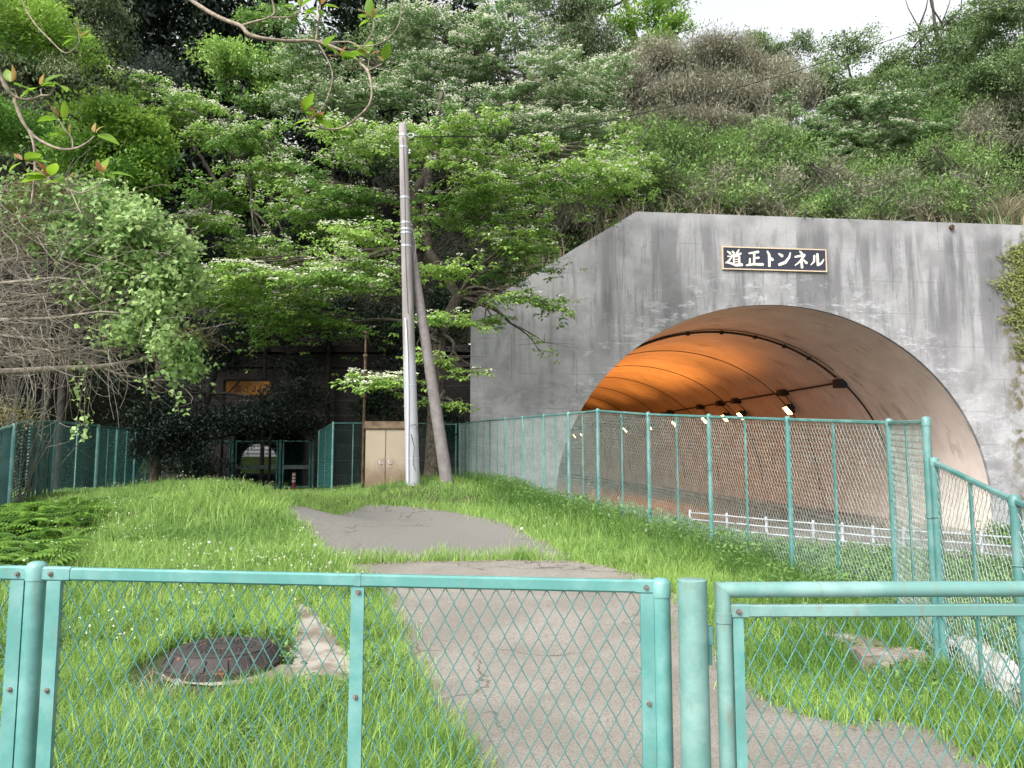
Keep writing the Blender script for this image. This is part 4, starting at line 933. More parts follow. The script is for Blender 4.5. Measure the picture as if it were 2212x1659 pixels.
lm_dog = leafmat("dogwood_leaf", (.085, .19, .04), (.34, .50, .12), None, .42, .35)
lm_dog2 = leafmat("upslope_dogwood_leaf", (.10, .19, .07), (.25, .36, .16), None, .42, .3)
lm_yel = leafmat("yellow_green_leaf", (.08, .20, .03), (.25, .39, .06), None, .4, .4)
lm_con = leafmat("cypress_leaf", (.075, .105, .05), (.19, .235, .11), None, .6, .15)
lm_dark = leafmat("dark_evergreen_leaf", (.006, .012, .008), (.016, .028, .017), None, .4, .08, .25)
lm_shade = leafmat("shade_leaf", (.006, .014, .007), (.014, .030, .013), None, .6, .15)  # near-black leaf colour carries the shade of the wood's dark gaps
lm_hill = leafmat("hill_bush_leaf", (.08, .16, .04), (.23, .36, .10), (.13, .17, .07), .5, .3)
lm_hilld = leafmat("hill_tree_leaf", (.085, .14, .05), (.22, .31, .13), None, .5, .3)
lm_dry = leafmat("dry_bamboo_leaf", (.16, .155, .11), (.40, .385, .28), (.17, .20, .11), .8, .2)
lm_vine = leafmat("vine_leaf", (.13, .25, .065), (.37, .50, .20), None, .45, .35)
lm_vine2 = leafmat("bronze_leaf", (.12, .10, .04), (.22, .21, .08), None, .5, .3)
lm_grass = leafmat("grass_blade", (.10, .22, .045), (.35, .50, .14), None, .55, .45)
lm_fern = leafmat("fern_leaf", (.05, .12, .02), (.17, .31, .05), None, .5, .35)
lm_weed = leafmat("weed_leaf", (.07, .15, .04), (.18, .31, .09), None, .5, .35)
lm_straw = leafmat("straw_blade", (.22, .18, .11), (.38, .34, .24), None, .7, .2)
lm_flower = leafmat("cream_flower", (.60, .62, .44), (.82, .82, .72), None, .6, .3)
lm_ivy = leafmat("ivy_leaf", (.07, .085, .025), (.20, .22, .05), None, .55, .2)
lm_mag = leafmat("near_leaf_green", (.12, .24, .02), (.22, .36, .03), None, .4, .5)
lm_red = leafmat("near_leaf_bronze", (.27, .12, .06), (.34, .24, .08), None, .4, .5)

def grow(name, label, cat, group, crown, trunk, flowers=None, mats=None, base=None):
    o = thing(name, label, cat, base, group)
    if trunk is not None and trunk.v: trunk.build("trunk", mats[1], o, smooth=60)
    if crown is not None and crown.P: link("crown", crown.mesh("crown"), mats[0], o)
    if flowers is not None and flowers.P: link("blossom", flowers.mesh("blossom", 0, 0), lm_flower, o)
    return o

def surf(x, y):
    a = float(hill_cols(np.array([x]))[0][0]); return float(np.ravel(hillz(np.array([x]), np.array([y])))[0]) if y > a else g1(x, y)
def rooted(tp, rad0):
    p = tp[0]; z = surf(p[0], p[1]) - .3
    return ([np.array([p[0] - .05, p[1], z])] + tp, [rad0 * 1.25]) if p[2] > z + .2 else (tp, [])
# ---- main dogwood by the pole
def tree_dogwood(name, label, tpts, blobs, leafm, base, R_=1.0, dens=.62, leaf=.145, flowers=.5, group=None, bark=M_bark, tw=1.0):
    Lv, Fl, tr = Leaves(), Leaves(), MB()
    tp = [at(*p[:3]) for p in tpts]; rt_, rx_ = rooted(tp, tpts[0][3]); tr.tube(rt_, rx_ + [p[3] for p in tpts], 10)
    for b in blobs:
        c, r = blob(*b['b']); fl = b.get('f', flowers)
        pcs = plates(Lv, Fl, c, r, b['n'], b.get('R', R_), leaf, b.get('d', dens), fl, b.get('t', (.2, .9)), b.get('tilt', .18), b.get('droop', .35))
        hub = np.array(b['hub']) if 'hub' in b else min(tp[1:], key=lambda q: np.linalg.norm(q - c))
        mid = hub + (c - hub) * .6 + np.array([0, 0, .1]); limb(tr, hub, mid, .075 * tw, .04 * tw, .10, 6, .05)
        for pc in pcs:
            P = limb(tr, mid, pc, .035 * tw, .008, .15, 5, .05, 5)
            for _ in range(4): e = pc + rs.normal(0, .45, 3) * [1, 1, .15]; limb(tr, pc, e, .010, .004, .1, 3, 0, 3)
    return grow(name, label, "tree", group, Lv, tr, Fl, (leafm, bark), base)
B_ = lambda px, py, Y, rx, rz, ry, n, **k: dict(b=(px, py, Y, rx, rz, ry), n=n, **k)
t1 = [(935, 1010, 24.5, .26), (940, 880, 24.3, .23), (950, 720, 24, .20), (990, 640, 24, .18), (955, 590, 24, .17), (925, 540, 24, .16), (920, 440, 24, .13), (930, 330, 24, .10), (955, 200, 24.5, .07)]
tree_dogwood("flowering_dogwood", "big tabletop dogwood with white flower plates standing right behind the utility pole", t1, [  # low t on lower tiers paints their shade into the leaf tone
    B_(600, 620, 21.5, 130, 30, 1.6, 11), B_(500, 585, 21, 70, 22, 1.2, 5), B_(480, 650, 22.5, 70, 15, 1.2, 4, f=.15), B_(640, 690, 22.5, 120, 20, 1.2, 6, f=.1, t=(.1, .5)),
    B_(800, 500, 21, 70, 16, .8, 4, f=.25, t=(.6, 1)), B_(770, 590, 21, 80, 25, 1, 5), B_(960, 565, 22, 55, 22, .8, 4, f=.2, t=(.6, 1)), B_(1120, 500, 23, 70, 30, 1, 5), B_(1090, 560, 24, 90, 30, 1.2, 6, f=.35, t=(.1, .5)),
    B_(1060, 360, 22, 130, 40, 1.6, 10), B_(1250, 385, 23, 110, 22, 1.4, 8, f=.35), B_(1340, 340, 24, 70, 26, 1.2, 6), B_(920, 290, 22, 110, 40, 1.4, 8), B_(760, 300, 23, 100, 40, 1.4, 7), B_(980, 440, 23, 110, 30, 1.3, 7, f=.2, t=(.2, .6)),
    B_(700, 400, 24, 110, 50, 1.4, 7, t=(.1, .5), f=.3), B_(700, 470, 25, 90, 30, 1.2, 4, t=(.05, .4), f=.3), B_(820, 815, 19.3, 65, 16, .45, 5, R=.6, f=.6, t=(.5, .95)), B_(940, 770, 20.6, 45, 14, .4, 3, R=.55, f=.1, t=(.6, 1)), B_(1000, 800, 20.8, 40, 12, .4, 3, R=.5, f=.05, t=(.6, 1)),
    B_(930, 690, 21, 60, 10, .5, 3, R=.6, f=.2), B_(1180, 650, 23.2, 60, 10, .5, 3, R=.55, f=.2, t=(.3, .7)), B_(1110, 630, 23.5, 50, 12, .5, 3, R=.6, f=.1), B_(1090, 690, 24, 45, 15, .5, 3, R=.55, f=0, t=(.3, .7)), B_(1180, 750, 24.4, 40, 14, .4, 2, R=.5, f=0, t=(.3, .7)),
    B_(1010, 870, 21, 40, 10, .4, 2, R=.45, f=0), B_(950, 870, 21, 35, 12, .4, 2, R=.45, f=0)], lm_dog, at(935, 1040, 24.5))
t2 = [(360, 560, 27, .16), (420, 470, 26.5, .13), (470, 400, 26, .11), (520, 350, 25.5, .09), (560, 300, 25, .07)]
tree_dogwood("flowering_dogwood", "left flowering dogwood whose branches sweep down from the dark wood", t2, [
    B_(350, 215, 26, 70, 14, 1.2, 5, f=.5), B_(430, 255, 26, 90, 25, 1.2, 6), B_(520, 300, 25, 100, 35, 1.4, 8), B_(600, 380, 24.5, 70, 25, 1.2, 6), B_(440, 420, 25, 80, 25, 1.2, 5, f=.1, t=(.1, .5)), B_(660, 445, 23.5, 50, 16, 1, 4), B_(450, 480, 23.5, 50, 10, .8, 3), B_(560, 540, 23.5, 60, 14, 1, 4, f=.6)], lm_dog, at(330, 640, 27.2))
t3 = [(900, 420, 33, .3), (960, 300, 31.5, .24), (1010, 220, 30, .18), (1060, 150, 29.5, .13), (1090, 60, 29.5, .08)]
tree_dogwood("flowering_dogwood", "upper flowering dogwood thick with cream blossom on the slope above the pole", t3, [
    B_(1000, 110, 28, 120, 80, 2, 13, f=.9), B_(1120, 70, 28.5, 90, 60, 1.6, 9, f=.9), B_(1190, 190, 27, 120, 60, 1.8, 13, f=1.), B_(1080, 240, 26, 130, 50, 1.6, 11, f=.9), B_(1290, 170, 27.5, 50, 40, 1.2, 5, f=.9), B_(910, 60, 28.5, 70, 50, 1.4, 7, f=.8), B_(1230, 270, 26.5, 90, 40, 1.4, 8, f=.8), B_(860, 180, 27.5, 90, 50, 1.4, 7, f=.7),
    B_(690, 105, 28, 60, 25, 1.2, 4, f=.8), B_(700, 220, 27, 90, 40, 1.4, 6, f=.7), B_(1130, -20, 29, 120, 30, 1.6, 7, f=.6)], lm_dog2, at(890, 470, 33.2), 1.0)
# lone dogwood on the hillside right of centre
t4 = [(1745, 450, 38, .16), (1735, 400, 37.6, .15), (1755, 385, 37.4, .12), (1800, 350, 37, .10), (1870, 300, 36.5, .08), (1910, 240, 36.5, .06)]
tree_dogwood("hillside_dogwood", "spreading dogwood with sparse white blossom on the slope above the name board", t4, [
    B_(1660, 240, 36.5, 60, 22, 1.4, 5), B_(1720, 280, 36.5, 90, 30, 1.6, 8), B_(1800, 300, 36.5, 80, 35, 1.6, 8), B_(1900, 215, 36.5, 60, 35, 1.4, 6), B_(1850, 255, 36.5, 80, 30, 1.5, 7), B_(1930, 290, 36.5, 80, 20, 1.4, 6), B_(2000, 280, 36.5, 50, 10, 1, 3, f=.1), B_(1780, 358, 36, 80, 8, 1.2, 5), B_(1740, 300, 36.5, 80, 30, 1.4, 5)],
    lm_dog2, at(1745, 470, 38.2), 1.0, .8, .17, .6)

def simple_tree(name, label, tpts, blobs, leafm, bark, group=None, cat="tree", nl=4, tr=None, base=None, rl=.06):
    """blobs: (px,py,Y,rx,rz,ry,n,kwargs)"""
    Lv = Leaves(); tr = tr or MB(); tp = []
    if tpts: tp = [at(*p[:3]) for p in tpts]; rt_, rx_ = rooted(tp, tpts[0][3]); tr.tube(rt_, rx_ + [p[3] for p in tpts], 8)
    for b in blobs:
        c, r = blob(*b[:6]); C = bush(Lv, c, r * 1.12, b[6], **(b[7] if len(b) > 7 else {}))
        if tp:
            hub = min(tp, key=lambda q: np.linalg.norm(q - c)); P = limb(tr, hub, c, rl, rl * .5, .1, 5, .03)
        else:
            hub = c - [0, 0, r[2]]; root = blob(*blobs[0][:6])[0] - [0, 0, blob(*blobs[0][:6])[1][2] + .3]; P = limb(tr, root, c, rl * .8, rl * .5, .1, 4, 0, 5)
        for _ in range(nl): limb(tr, c + rs.normal(0, .15, 3) * r, C[rs.randint(len(C))], rl * .4, .008, .12, 4, 0, 4)
    base = base if base is not None else (tp[0] if tp else blob(*blobs[0][:6])[0] - [0, 0, blob(*blobs[0][:6])[1][2]])
    return grow(name, label, cat, group, Lv, tr, None, (leafm, bark), base)
d = dict
# yellow-green tree left
simple_tree("broadleaf_tree", "bright yellow-green broadleaf tree in front of the cypress at the left", [(120, 620, 22, .14), (150, 480, 21.5, .11), (200, 380, 21, .08)], [
    (215, 260, 20.5, 90, 45, 1.3, 480, d(leaf=.135)), (290, 300, 20.5, 60, 40, 1.1, 500, d(leaf=.135, tone=(.5, .9))), (320, 350, 20.5, 35, 20, .8, 200, d(leaf=.135)), (200, 360, 20.5, 110, 50, 1.3, 560, d(leaf=.135, tone=(.2, .6))), (280, 410, 20.5, 70, 40, 1, 420, d(leaf=.135, tone=(.2, .7))), (250, 480, 20.5, 90, 40, 1, 450, d(leaf=.135, tone=(.1, .5))), (40, 290, 21, 70, 50, 1.3, 500, d(leaf=.135, tone=(.0, .4)))],
    lm_yel, M_darkbark)
simple_tree("maple_tree", "lime green maple spray at the top left corner", [(-160, 300, 19, .16), (-120, 150, 19, .12), (-60, 60, 19, .08)], [
    (50, 35, 18.5, 100, 45, 1.2, 750, d(leaf=.09, tone=(.5, 1))), (110, 75, 18.5, 70, 35, 1, 380, d(leaf=.09, tone=(.5, 1))), (190, 120, 18.5, 35, 20, .6, 90, d(leaf=.09)), (20, 90, 18.5, 60, 25, .8, 220, d(leaf=.09))], lm_yel, M_bark)
# cypress top-left
Lv = Leaves(); tr = MB(); c0_ = at(60, 500, 25); c0_[2] = surf(c0_[0], 25) - .2; tr.tube([c0_, at(70, 200, 25), at(90, -150, 25)], [.28, .22, .12], 10)
for (px, py, rx, rz, n_) in ((60, 40, 130, 80, 1500), (170, 60, 80, 70, 900), (220, 110, 50, 60, 450), (60, 170, 140, 80, 1500), (190, 200, 70, 60, 700), (110, 270, 120, 60, 1000), (10, 330, 90, 60, 700), (235, 30, 30, 40, 250), (250, 250, 40, 40, 250), (30, -60, 180, 60, 900)):
    c, r = blob(px, py, 24.5, rx, rz, 1.6); bush(Lv, c, r, n_, leaf=.17, W=.32, k=6, cr=.12, droop=.9, updown=0, tone=(.1, .9), lump=.35)
    for _ in range(3): limb(tr, at(80, py + 10, 25), c + rs.normal(0, .4, 3) * r, .05, .01, .1, 4, 0, 4)
grow("cypress_tree", "tall grey-green cypress filling the upper left corner", "tree", None, Lv, tr, None, (lm_con, M_darkbark), c0_)

# dark cedars behind
k_ = 0
for (px, Y, lab, r_) in ((300, 36, "left edge of the dark gap", .30), (345, 39, "left middle of the dark gap", .24), (425, 37, "middle of the dark gap", .17), (468, 40, "right of the dark gap", .17), (600, 38, "above the left dogwood", .22), (745, 38, "behind the hanging branch", .26), (800, 41, "left of the blossom crown", .2), (520, 42, "deep in the wood", .2), (880, 43, "deep behind the blossom", .25), (200, 38, "behind the cypress", .28), (1010, 45, "behind the upper dogwood", .28)):
    xb = at(px, 100, Y)[0]; zb_ = float(hillz(xb, Y)) - .4; tr = MB(); H = 19 + rs.uniform(-2, 2)
    tr.tube([(xb, Y, zb_), (xb + .1, Y, zb_ + H * .5), (xb + rs.uniform(-.3, .3), Y, zb_ + H)], [r_, r_ * .75, .05], 10)
    Lv = Leaves(); z0_ = zb_ + 6.5
    for q in range(9):
        f_ = q / 8; c = np.array([xb, Y, z0_ + (H - 6.5) * f_]); rr_ = 2.9 * (1 - f_ * .8)
        bush(Lv, c, np.array([rr_, rr_, 1.3]), int(190 * (1 - f_ * .6)), leaf=.42, W=.4, k=6, cr=.35, droop=.7, shell=.2)
    for q in range(12):
        z = zb_ + rs.uniform(2, 8); a = rs.uniform(0, 6.28); limb(tr, (xb, Y, z), (xb + math.cos(a) * 1.5, Y + math.sin(a) * 1.5, z - .3), .025, .006, .1, 4, 0, 4)
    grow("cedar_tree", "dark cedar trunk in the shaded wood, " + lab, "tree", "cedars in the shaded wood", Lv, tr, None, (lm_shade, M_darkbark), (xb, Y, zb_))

# dark evergreen before the old tunnel
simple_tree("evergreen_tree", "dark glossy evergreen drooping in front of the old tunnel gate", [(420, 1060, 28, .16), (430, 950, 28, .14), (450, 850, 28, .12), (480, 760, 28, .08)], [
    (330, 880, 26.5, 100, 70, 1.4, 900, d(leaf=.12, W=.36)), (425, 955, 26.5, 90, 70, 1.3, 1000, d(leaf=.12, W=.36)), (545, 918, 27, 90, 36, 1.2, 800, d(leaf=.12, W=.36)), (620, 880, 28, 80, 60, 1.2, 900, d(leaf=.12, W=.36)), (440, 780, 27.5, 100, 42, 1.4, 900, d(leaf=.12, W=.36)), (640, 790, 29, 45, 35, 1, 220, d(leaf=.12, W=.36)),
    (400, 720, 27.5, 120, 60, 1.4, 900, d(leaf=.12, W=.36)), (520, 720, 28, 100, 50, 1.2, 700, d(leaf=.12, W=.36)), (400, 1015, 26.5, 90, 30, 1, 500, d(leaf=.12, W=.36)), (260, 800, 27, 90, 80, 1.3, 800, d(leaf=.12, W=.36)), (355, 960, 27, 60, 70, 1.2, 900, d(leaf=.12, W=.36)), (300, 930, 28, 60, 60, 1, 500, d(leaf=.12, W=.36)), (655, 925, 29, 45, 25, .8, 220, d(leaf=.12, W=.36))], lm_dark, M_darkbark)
# shaded understory
for (lab, bl) in (("deep shade bush left under the cypress", [(120, 560, 27, 130, 110, 2, 1100), (280, 620, 28.5, 110, 120, 2, 1000)]), ("shaded bush over the old portal", [(620, 700, 31.2, 130, 50, 1.2, 900), (780, 710, 31.2, 110, 50, 1.2, 800)]), ("shaded bush behind the pole and stay", [(900, 740, 29.5, 90, 80, 1.2, 700), (990, 640, 30, 80, 80, 1.2, 700)]),
                  ("shaded bush at the foot of the retaining wall", [(850, 880, 27, 110, 60, 1.0, 600), (970, 930, 26.8, 30, 70, .6, 350)]), ("dark bush under the left dogwood", [(450, 560, 30, 120, 90, 2, 900), (600, 500, 31, 130, 80, 2, 900)])):
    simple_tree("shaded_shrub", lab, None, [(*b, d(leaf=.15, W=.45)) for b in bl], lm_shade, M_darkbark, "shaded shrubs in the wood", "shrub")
# green leafy shrub in the dark opening above the dogwood
simple_tree("understory_tree", "mid green young tree caught by light in the dark gap of the wood", [(590, 330, 32, .07), (570, 230, 31.5, .05), (560, 150, 31, .03)], [
    (520, 150, 30, 80, 40, 1.2, 330, d(leaf=.17, tone=(.3, .8))), (600, 160, 30, 70, 45, 1.2, 330, d(leaf=.17)), (470, 120, 30, 50, 30, 1, 130, d(leaf=.17)), (590, 45, 31, 70, 25, 1, 180, d(leaf=.17, tone=(.1, .5))), (560, 215, 30, 90, 30, 1, 250, d(leaf=.17, tone=(.1, .5)))], lm_dog, M_darkbark)
simple_tree("grey_shrub", "blue-grey leaved shrub at the edge of the dark gap", None, [(340, 190, 30, 60, 50, 1.2, 650, d(leaf=.13, W=.4)), (390, 215, 30, 40, 25, 1, 300, d(leaf=.13, W=.4))], leafmat("grey_leaf", (.03, .045, .035), (.07, .09, .07)), M_darkbark, cat="shrub")
simple_tree("broadleaf_tree", "dim blue-green tree in the shade between the two dogwoods", [(720, 420, 32, .1), (720, 300, 31.5, .07)], [(720, 215, 30.5, 110, 60, 1.6, 1100, d(leaf=.12)), (850, 130, 31, 90, 90, 1.6, 1000, d(leaf=.12)), (820, 330, 29, 90, 60, 1.4, 700, d(leaf=.12, tone=(.1, .4)))], lm_hilld, M_darkbark)

# ---- hillside above the portal
def hb(px, py, rx, rz, n, Y=None, **k):
    if 'leaf' not in k: k['leaf'] = rs.uniform(.10, .19); n = int(n * .6); k['W'] = rs.uniform(.35, .6); k['cr'] = .2
    return (px, py, Y if Y else 34, rx, rz, 1.8, n, k)
simple_tree("willowy_tree", "grey-green narrow leaved tree behind the upper dogwood", [(1240, 330, 37, .2), (1250, 150, 37, .14), (1250, 0, 37, .08)], [hb(1190, 30, 90, 60, 900, 34, leaf=.2, W=.25, droop=1.2), hb(1280, 80, 70, 70, 900, 34, leaf=.2, W=.25, droop=1.2), hb(1240, 160, 90, 60, 800, 34, leaf=.2, W=.25, droop=1.2), hb(1150, 320, 90, 60, 700, 32, leaf=.18, W=.3, droop=.9)], leafmat("willow_leaf", (.06, .085, .035), (.12, .15, .07)), M_bark)
simple_tree("zelkova_tree", "airy yellow-green tree against the white sky at top centre", [(1400, 260, 46, .28), (1380, 120, 46, .22), (1350, 0, 46, .16), (1380, -120, 46, .1)], [
    hb(1290, 20, 50, 22, 150, 44, leaf=.2, lump=.5), hb(1350, 60, 60, 18, 180, 44, leaf=.2, lump=.5), hb(1420, 30, 70, 30, 260, 44, leaf=.2, lump=.5), hb(1460, 70, 45, 20, 200, 44, leaf=.2), hb(1350, 110, 70, 14, 170, 44, leaf=.2), hb(1300, -30, 120, 30, 300, 44, leaf=.2), hb(1450, -10, 40, 30, 180, 44, leaf=.2), hb(1240, 60, 40, 30, 100, 44, leaf=.2), hb(1410, 110, 50, 20, 180, 44, leaf=.2)], lm_yel, M_bark, nl=8, rl=.09)
def dry_stand(name, label, blobs, mats, culms=60, cat="bamboo", leaf=.36):
    Lv = Leaves(); tr = MB()
    for (px, py, Y, rx, rz, ry, n) in blobs:
        c, r = blob(px, py, Y, rx, rz, ry); bush(Lv, c, r, n, leaf=leaf * .62, W=.17, k=15, cr=.26, updown=.1, tone=(.1, .9), lump=.4, shell=.25, nsub=16)
        for _ in range(culms):
            x = c[0] + rs.uniform(-1, 1) * r[0]; y = c[1] + rs.uniform(-1, 1) * r[1]; zt_ = c[2] + r[2] * rs.uniform(.1, .9); zb_ = c[2] - r[2] * 1.1
            limb(tr, (x, y, zb_), (x + rs.normal(0, .9), y + rs.normal(0, .5), zt_), .016, .006, .05, 4, 0, 4)
    return grow(name, label, cat, None, Lv, tr, None, mats, blob(*blobs[0][:6])[0] - [0, 0, blob(*blobs[0][:6])[1][2]])
dry_stand("bamboo_thicket", "brown dried bamboo thicket on the crest below the sky gap", [(1430, 150, 42, 90, 50, 2.2, 1300), (1540, 135, 42, 90, 45, 2.2, 1400), (1640, 170, 42, 75, 42, 2.2, 1000), (1420, 220, 39, 110, 50, 2, 1200), (1540, 210, 39, 120, 55, 2, 1400), (1660, 230, 39, 80, 50, 2, 900), (1710, 210, 41, 50, 40, 2, 450), (1350, 180, 38, 50, 60, 1.6, 500), (1400, 275, 37.5, 110, 40, 1.6, 800), (1540, 285, 37.5, 110, 35, 1.6, 700), (1670, 290, 37.5, 60, 30, 1.6, 300)], (lm_dry, M_greytwig))
lbs = [("light green bush on the left of the slope above the portal slant", [hb(1300, 330, 80, 45, 700, 31), hb(1260, 400, 60, 40, 500, 30), hb(1340, 400, 70, 50, 700, 30.5)]),
       ("fresh green bush mass in the middle of the slope", [hb(1420, 320, 90, 45, 800, 33), hb(1520, 330, 90, 40, 800, 33), hb(1440, 390, 100, 40, 800, 31)]),
       ("bright green bush just left of the hillside dogwood", [hb(1610, 310, 80, 45, 800, 33.5), hb(1690, 340, 60, 40, 500, 33.5), hb(1580, 375, 90, 35, 700, 32)]),
       ("dull green bush right behind the wall top above the board", [hb(1700, 430, 90, 30, 500, 30.5, tone=(.15, .8)), hb(1560, 440, 90, 25, 500, 30.3, tone=(.2, .9))]),
       ("green bush under the hillside dogwood at its right", [hb(1880, 400, 90, 40, 600, 33, tone=(.15, .8)), hb(1990, 360, 70, 40, 500, 34, tone=(.2, .9))]),
       ("olive bush near the wall top at the right", [hb(1900, 450, 90, 25, 450, 30.5, tone=(0, .3)), hb(2040, 440, 80, 35, 500, 31, tone=(.15, .8)), hb(1790, 450, 60, 20, 300, 30.5, tone=(0, .3))]),
       ("green bush on the steep right slope", [hb(2100, 350, 80, 50, 700, 34, tone=(.2, .9)), hb(2190, 400, 60, 50, 500, 32.5, tone=(.15, .8))]),
       ("dark bush in the hollow right of the hillside dogwood", [hb(1960, 230, 60, 50, 450, 40, tone=(0, .2)), hb(2040, 260, 60, 50, 500, 38, tone=(0, .3))])]
for lab, bl in lbs:
    for q in range(7):
        b0_ = bl[rs.randint(len(bl))]; f_ = rs.uniform(.2, .5); bl.append((b0_[0] + rs.uniform(-1.2, 1.2) * b0_[3], b0_[1] + rs.uniform(-1.1, 1.1) * b0_[4], b0_[2] - rs.uniform(0, 1), b0_[3] * f_, b0_[4] * f_ * 1.2, 1.0, max(10, int(b0_[6] * f_ * .5)), dict(tone=(.2, 1.), leaf=rs.uniform(.08, .16), W=rs.uniform(.3, .6))))
    simple_tree("hillside_shrub", lab, None, bl, lm_hill, M_greytwig, "shrubs on the slope above the tunnel", "shrub")
dry_stand("dry_brush", "tangled grey-brown dry scrub on the slope right of the name board", [(1840, 425, 32, 60, 40, 1.2, 110), (1790, 390, 32.5, 40, 40, 1, 70), (1930, 400, 32.5, 60, 30, 1.2, 90), (1990, 450, 31, 60, 30, 1.2, 90), (2080, 420, 32, 50, 45, 1.2, 90), (2120, 300, 36, 70, 60, 2, 200), (2180, 200, 38, 50, 70, 2, 150)], (lm_dry, M_greytwig), 22, "shrub")
dry_stand("dry_brush", "pale dry cane scrub on the slope left of the name board", [(1500, 430, 30.5, 50, 30, 1.2, 60), (1560, 400, 31.0, 40, 35, 1.0, 60), (1640, 440, 30.2, 60, 25, 1.2, 70), (1690, 400, 31.0, 40, 25, 1.2, 60), (1250, 470, 29.5, 70, 40, 1, 350)], (lm_dry, M_greytwig), 26, "shrub")
simple_tree("conifer_tree", "bluish green rounded tree on the skyline right of the dried bamboo", [(1700, 260, 47, .2), (1690, 120, 47, .1)], [hb(1760, 215, 60, 35, 500, 46, leaf=.2), hb(1830, 215, 60, 30, 450, 46, leaf=.2), hb(1650, 105, 50, 30, 600, 46, leaf=.2, W=.3), hb(1700, 130, 50, 45, 800, 46, leaf=.2, W=.3), hb(1740, 190, 50, 50, 700, 46, leaf=.2, W=.3)], lm_hilld, M_bark)
simple_tree("skyline_tree", "thin airy tree on the skyline in the notch between the slopes", [(1860, 260, 47, .16), (1840, 180, 47, .1), (1830, 130, 47, .05)], [hb(1800, 105, 45, 12, 120, 46, leaf=.17, lump=.5), hb(1850, 120, 60, 18, 200, 46, leaf=.17), hb(1800, 150, 50, 14, 120, 46, leaf=.17), hb(1790, 190, 60, 20, 240, 46, leaf=.17), hb(1880, 170, 50, 30, 260, 46, leaf=.17), hb(1870, 90, 40, 10, 60, 46, leaf=.17)], lm_hilld, M_bark, nl=8)
simple_tree("broadleaf_tree", "tall green tree with bare forked top stems at the upper right", [(2050, 300, 44, .22), (2040, 150, 43, .17), (2020, 60, 42, .1), (2010, -30, 42, .05)], [hb(1960, 150, 70, 40, 700, 41, leaf=.16), hb(2050, 140, 80, 50, 900, 41, leaf=.16), hb(1930, 200, 60, 30, 400, 41, leaf=.16), hb(2060, 200, 80, 50, 800, 40, leaf=.16), hb(2110, 60, 60, 50, 600, 41, leaf=.16), hb(1990, 95, 40, 16, 110, 41, leaf=.16), hb(2070, 50, 35, 18, 130, 41, leaf=.16)], lm_hilld, M_bark, nl=8)
simple_tree("broadleaf_tree", "dense green tree cut by the right edge at the top", [(2240, 300, 38, .22), (2230, 150, 38, .17), (2210, 20, 38, .12)], [hb(2170, 30, 80, 60, 1100, 37, leaf=.15), hb(2200, 130, 60, 60, 800, 37, leaf=.15), hb(2150, 180, 60, 50, 700, 37, leaf=.15), hb(2230, 230, 60, 60, 600, 37, leaf=.15)], lm_hilld, M_bark, nl=6)
tr = MB()
for pts in (((1990, 110), (1985, 60), (1962, 18), (1950, -20)), ((2010, 100), (2035, 50), (2050, 10), (2060, -30)), ((2035, 50), (2012, 15), (2005, -20)), ((1985, 60), (2000, 20), (2004, 0)), ((2035, 60), (2075, 20), (2080, -20))):
    tr.tube([at(*p, 41) for p in pts], [.055, .04, .025, .012][:len(pts)], 6)
tag(tr.build("bare_tree", M_darkbark, base=at(2000, 110, 41)), "bare forked dark stems rising against the white sky at upper right", "tree")

# undergrowth covering the hillside
Lv = Leaves(); n_ = 26000
X = rs.uniform(-20, 34, n_); yf_, _, _ = hill_cols(X); Y = yf_ + rs.uniform(.1, 24, n_); Z = hillz(X, Y)
k = 7; off = rs.normal(0, .22, (n_, k, 3)); off[..., 2] = np.abs(off[..., 2]) + .02
Dd = rdir(n_ * k).reshape(n_, k, 3) + [0, -.1, .4]; right = (X > 0)[:, None]
Lv.add(np.stack([X, Y, Z], -1)[:, None] + off, Dd, rdir(n_ * k).reshape(n_, k, 3) + [0, -.3, 1], rs.uniform(.1, .22, (n_, k)), .45, np.where(right, rs.uniform(.2, 1, (n_, k)), rs.uniform(0, .25, (n_, k))))  # left side gets near-black tone, the wood's shade put into leaf colour
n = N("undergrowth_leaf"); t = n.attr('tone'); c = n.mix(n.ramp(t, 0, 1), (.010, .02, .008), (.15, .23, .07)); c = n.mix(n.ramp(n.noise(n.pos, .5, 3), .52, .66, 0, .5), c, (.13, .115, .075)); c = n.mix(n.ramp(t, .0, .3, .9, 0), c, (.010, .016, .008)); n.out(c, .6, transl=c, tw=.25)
tag(link("undergrowth", Lv.mesh("undergrowth"), MATS["undergrowth_leaf"]), kind='stuff', label="mixed low undergrowth covering the hillside", cat=None)

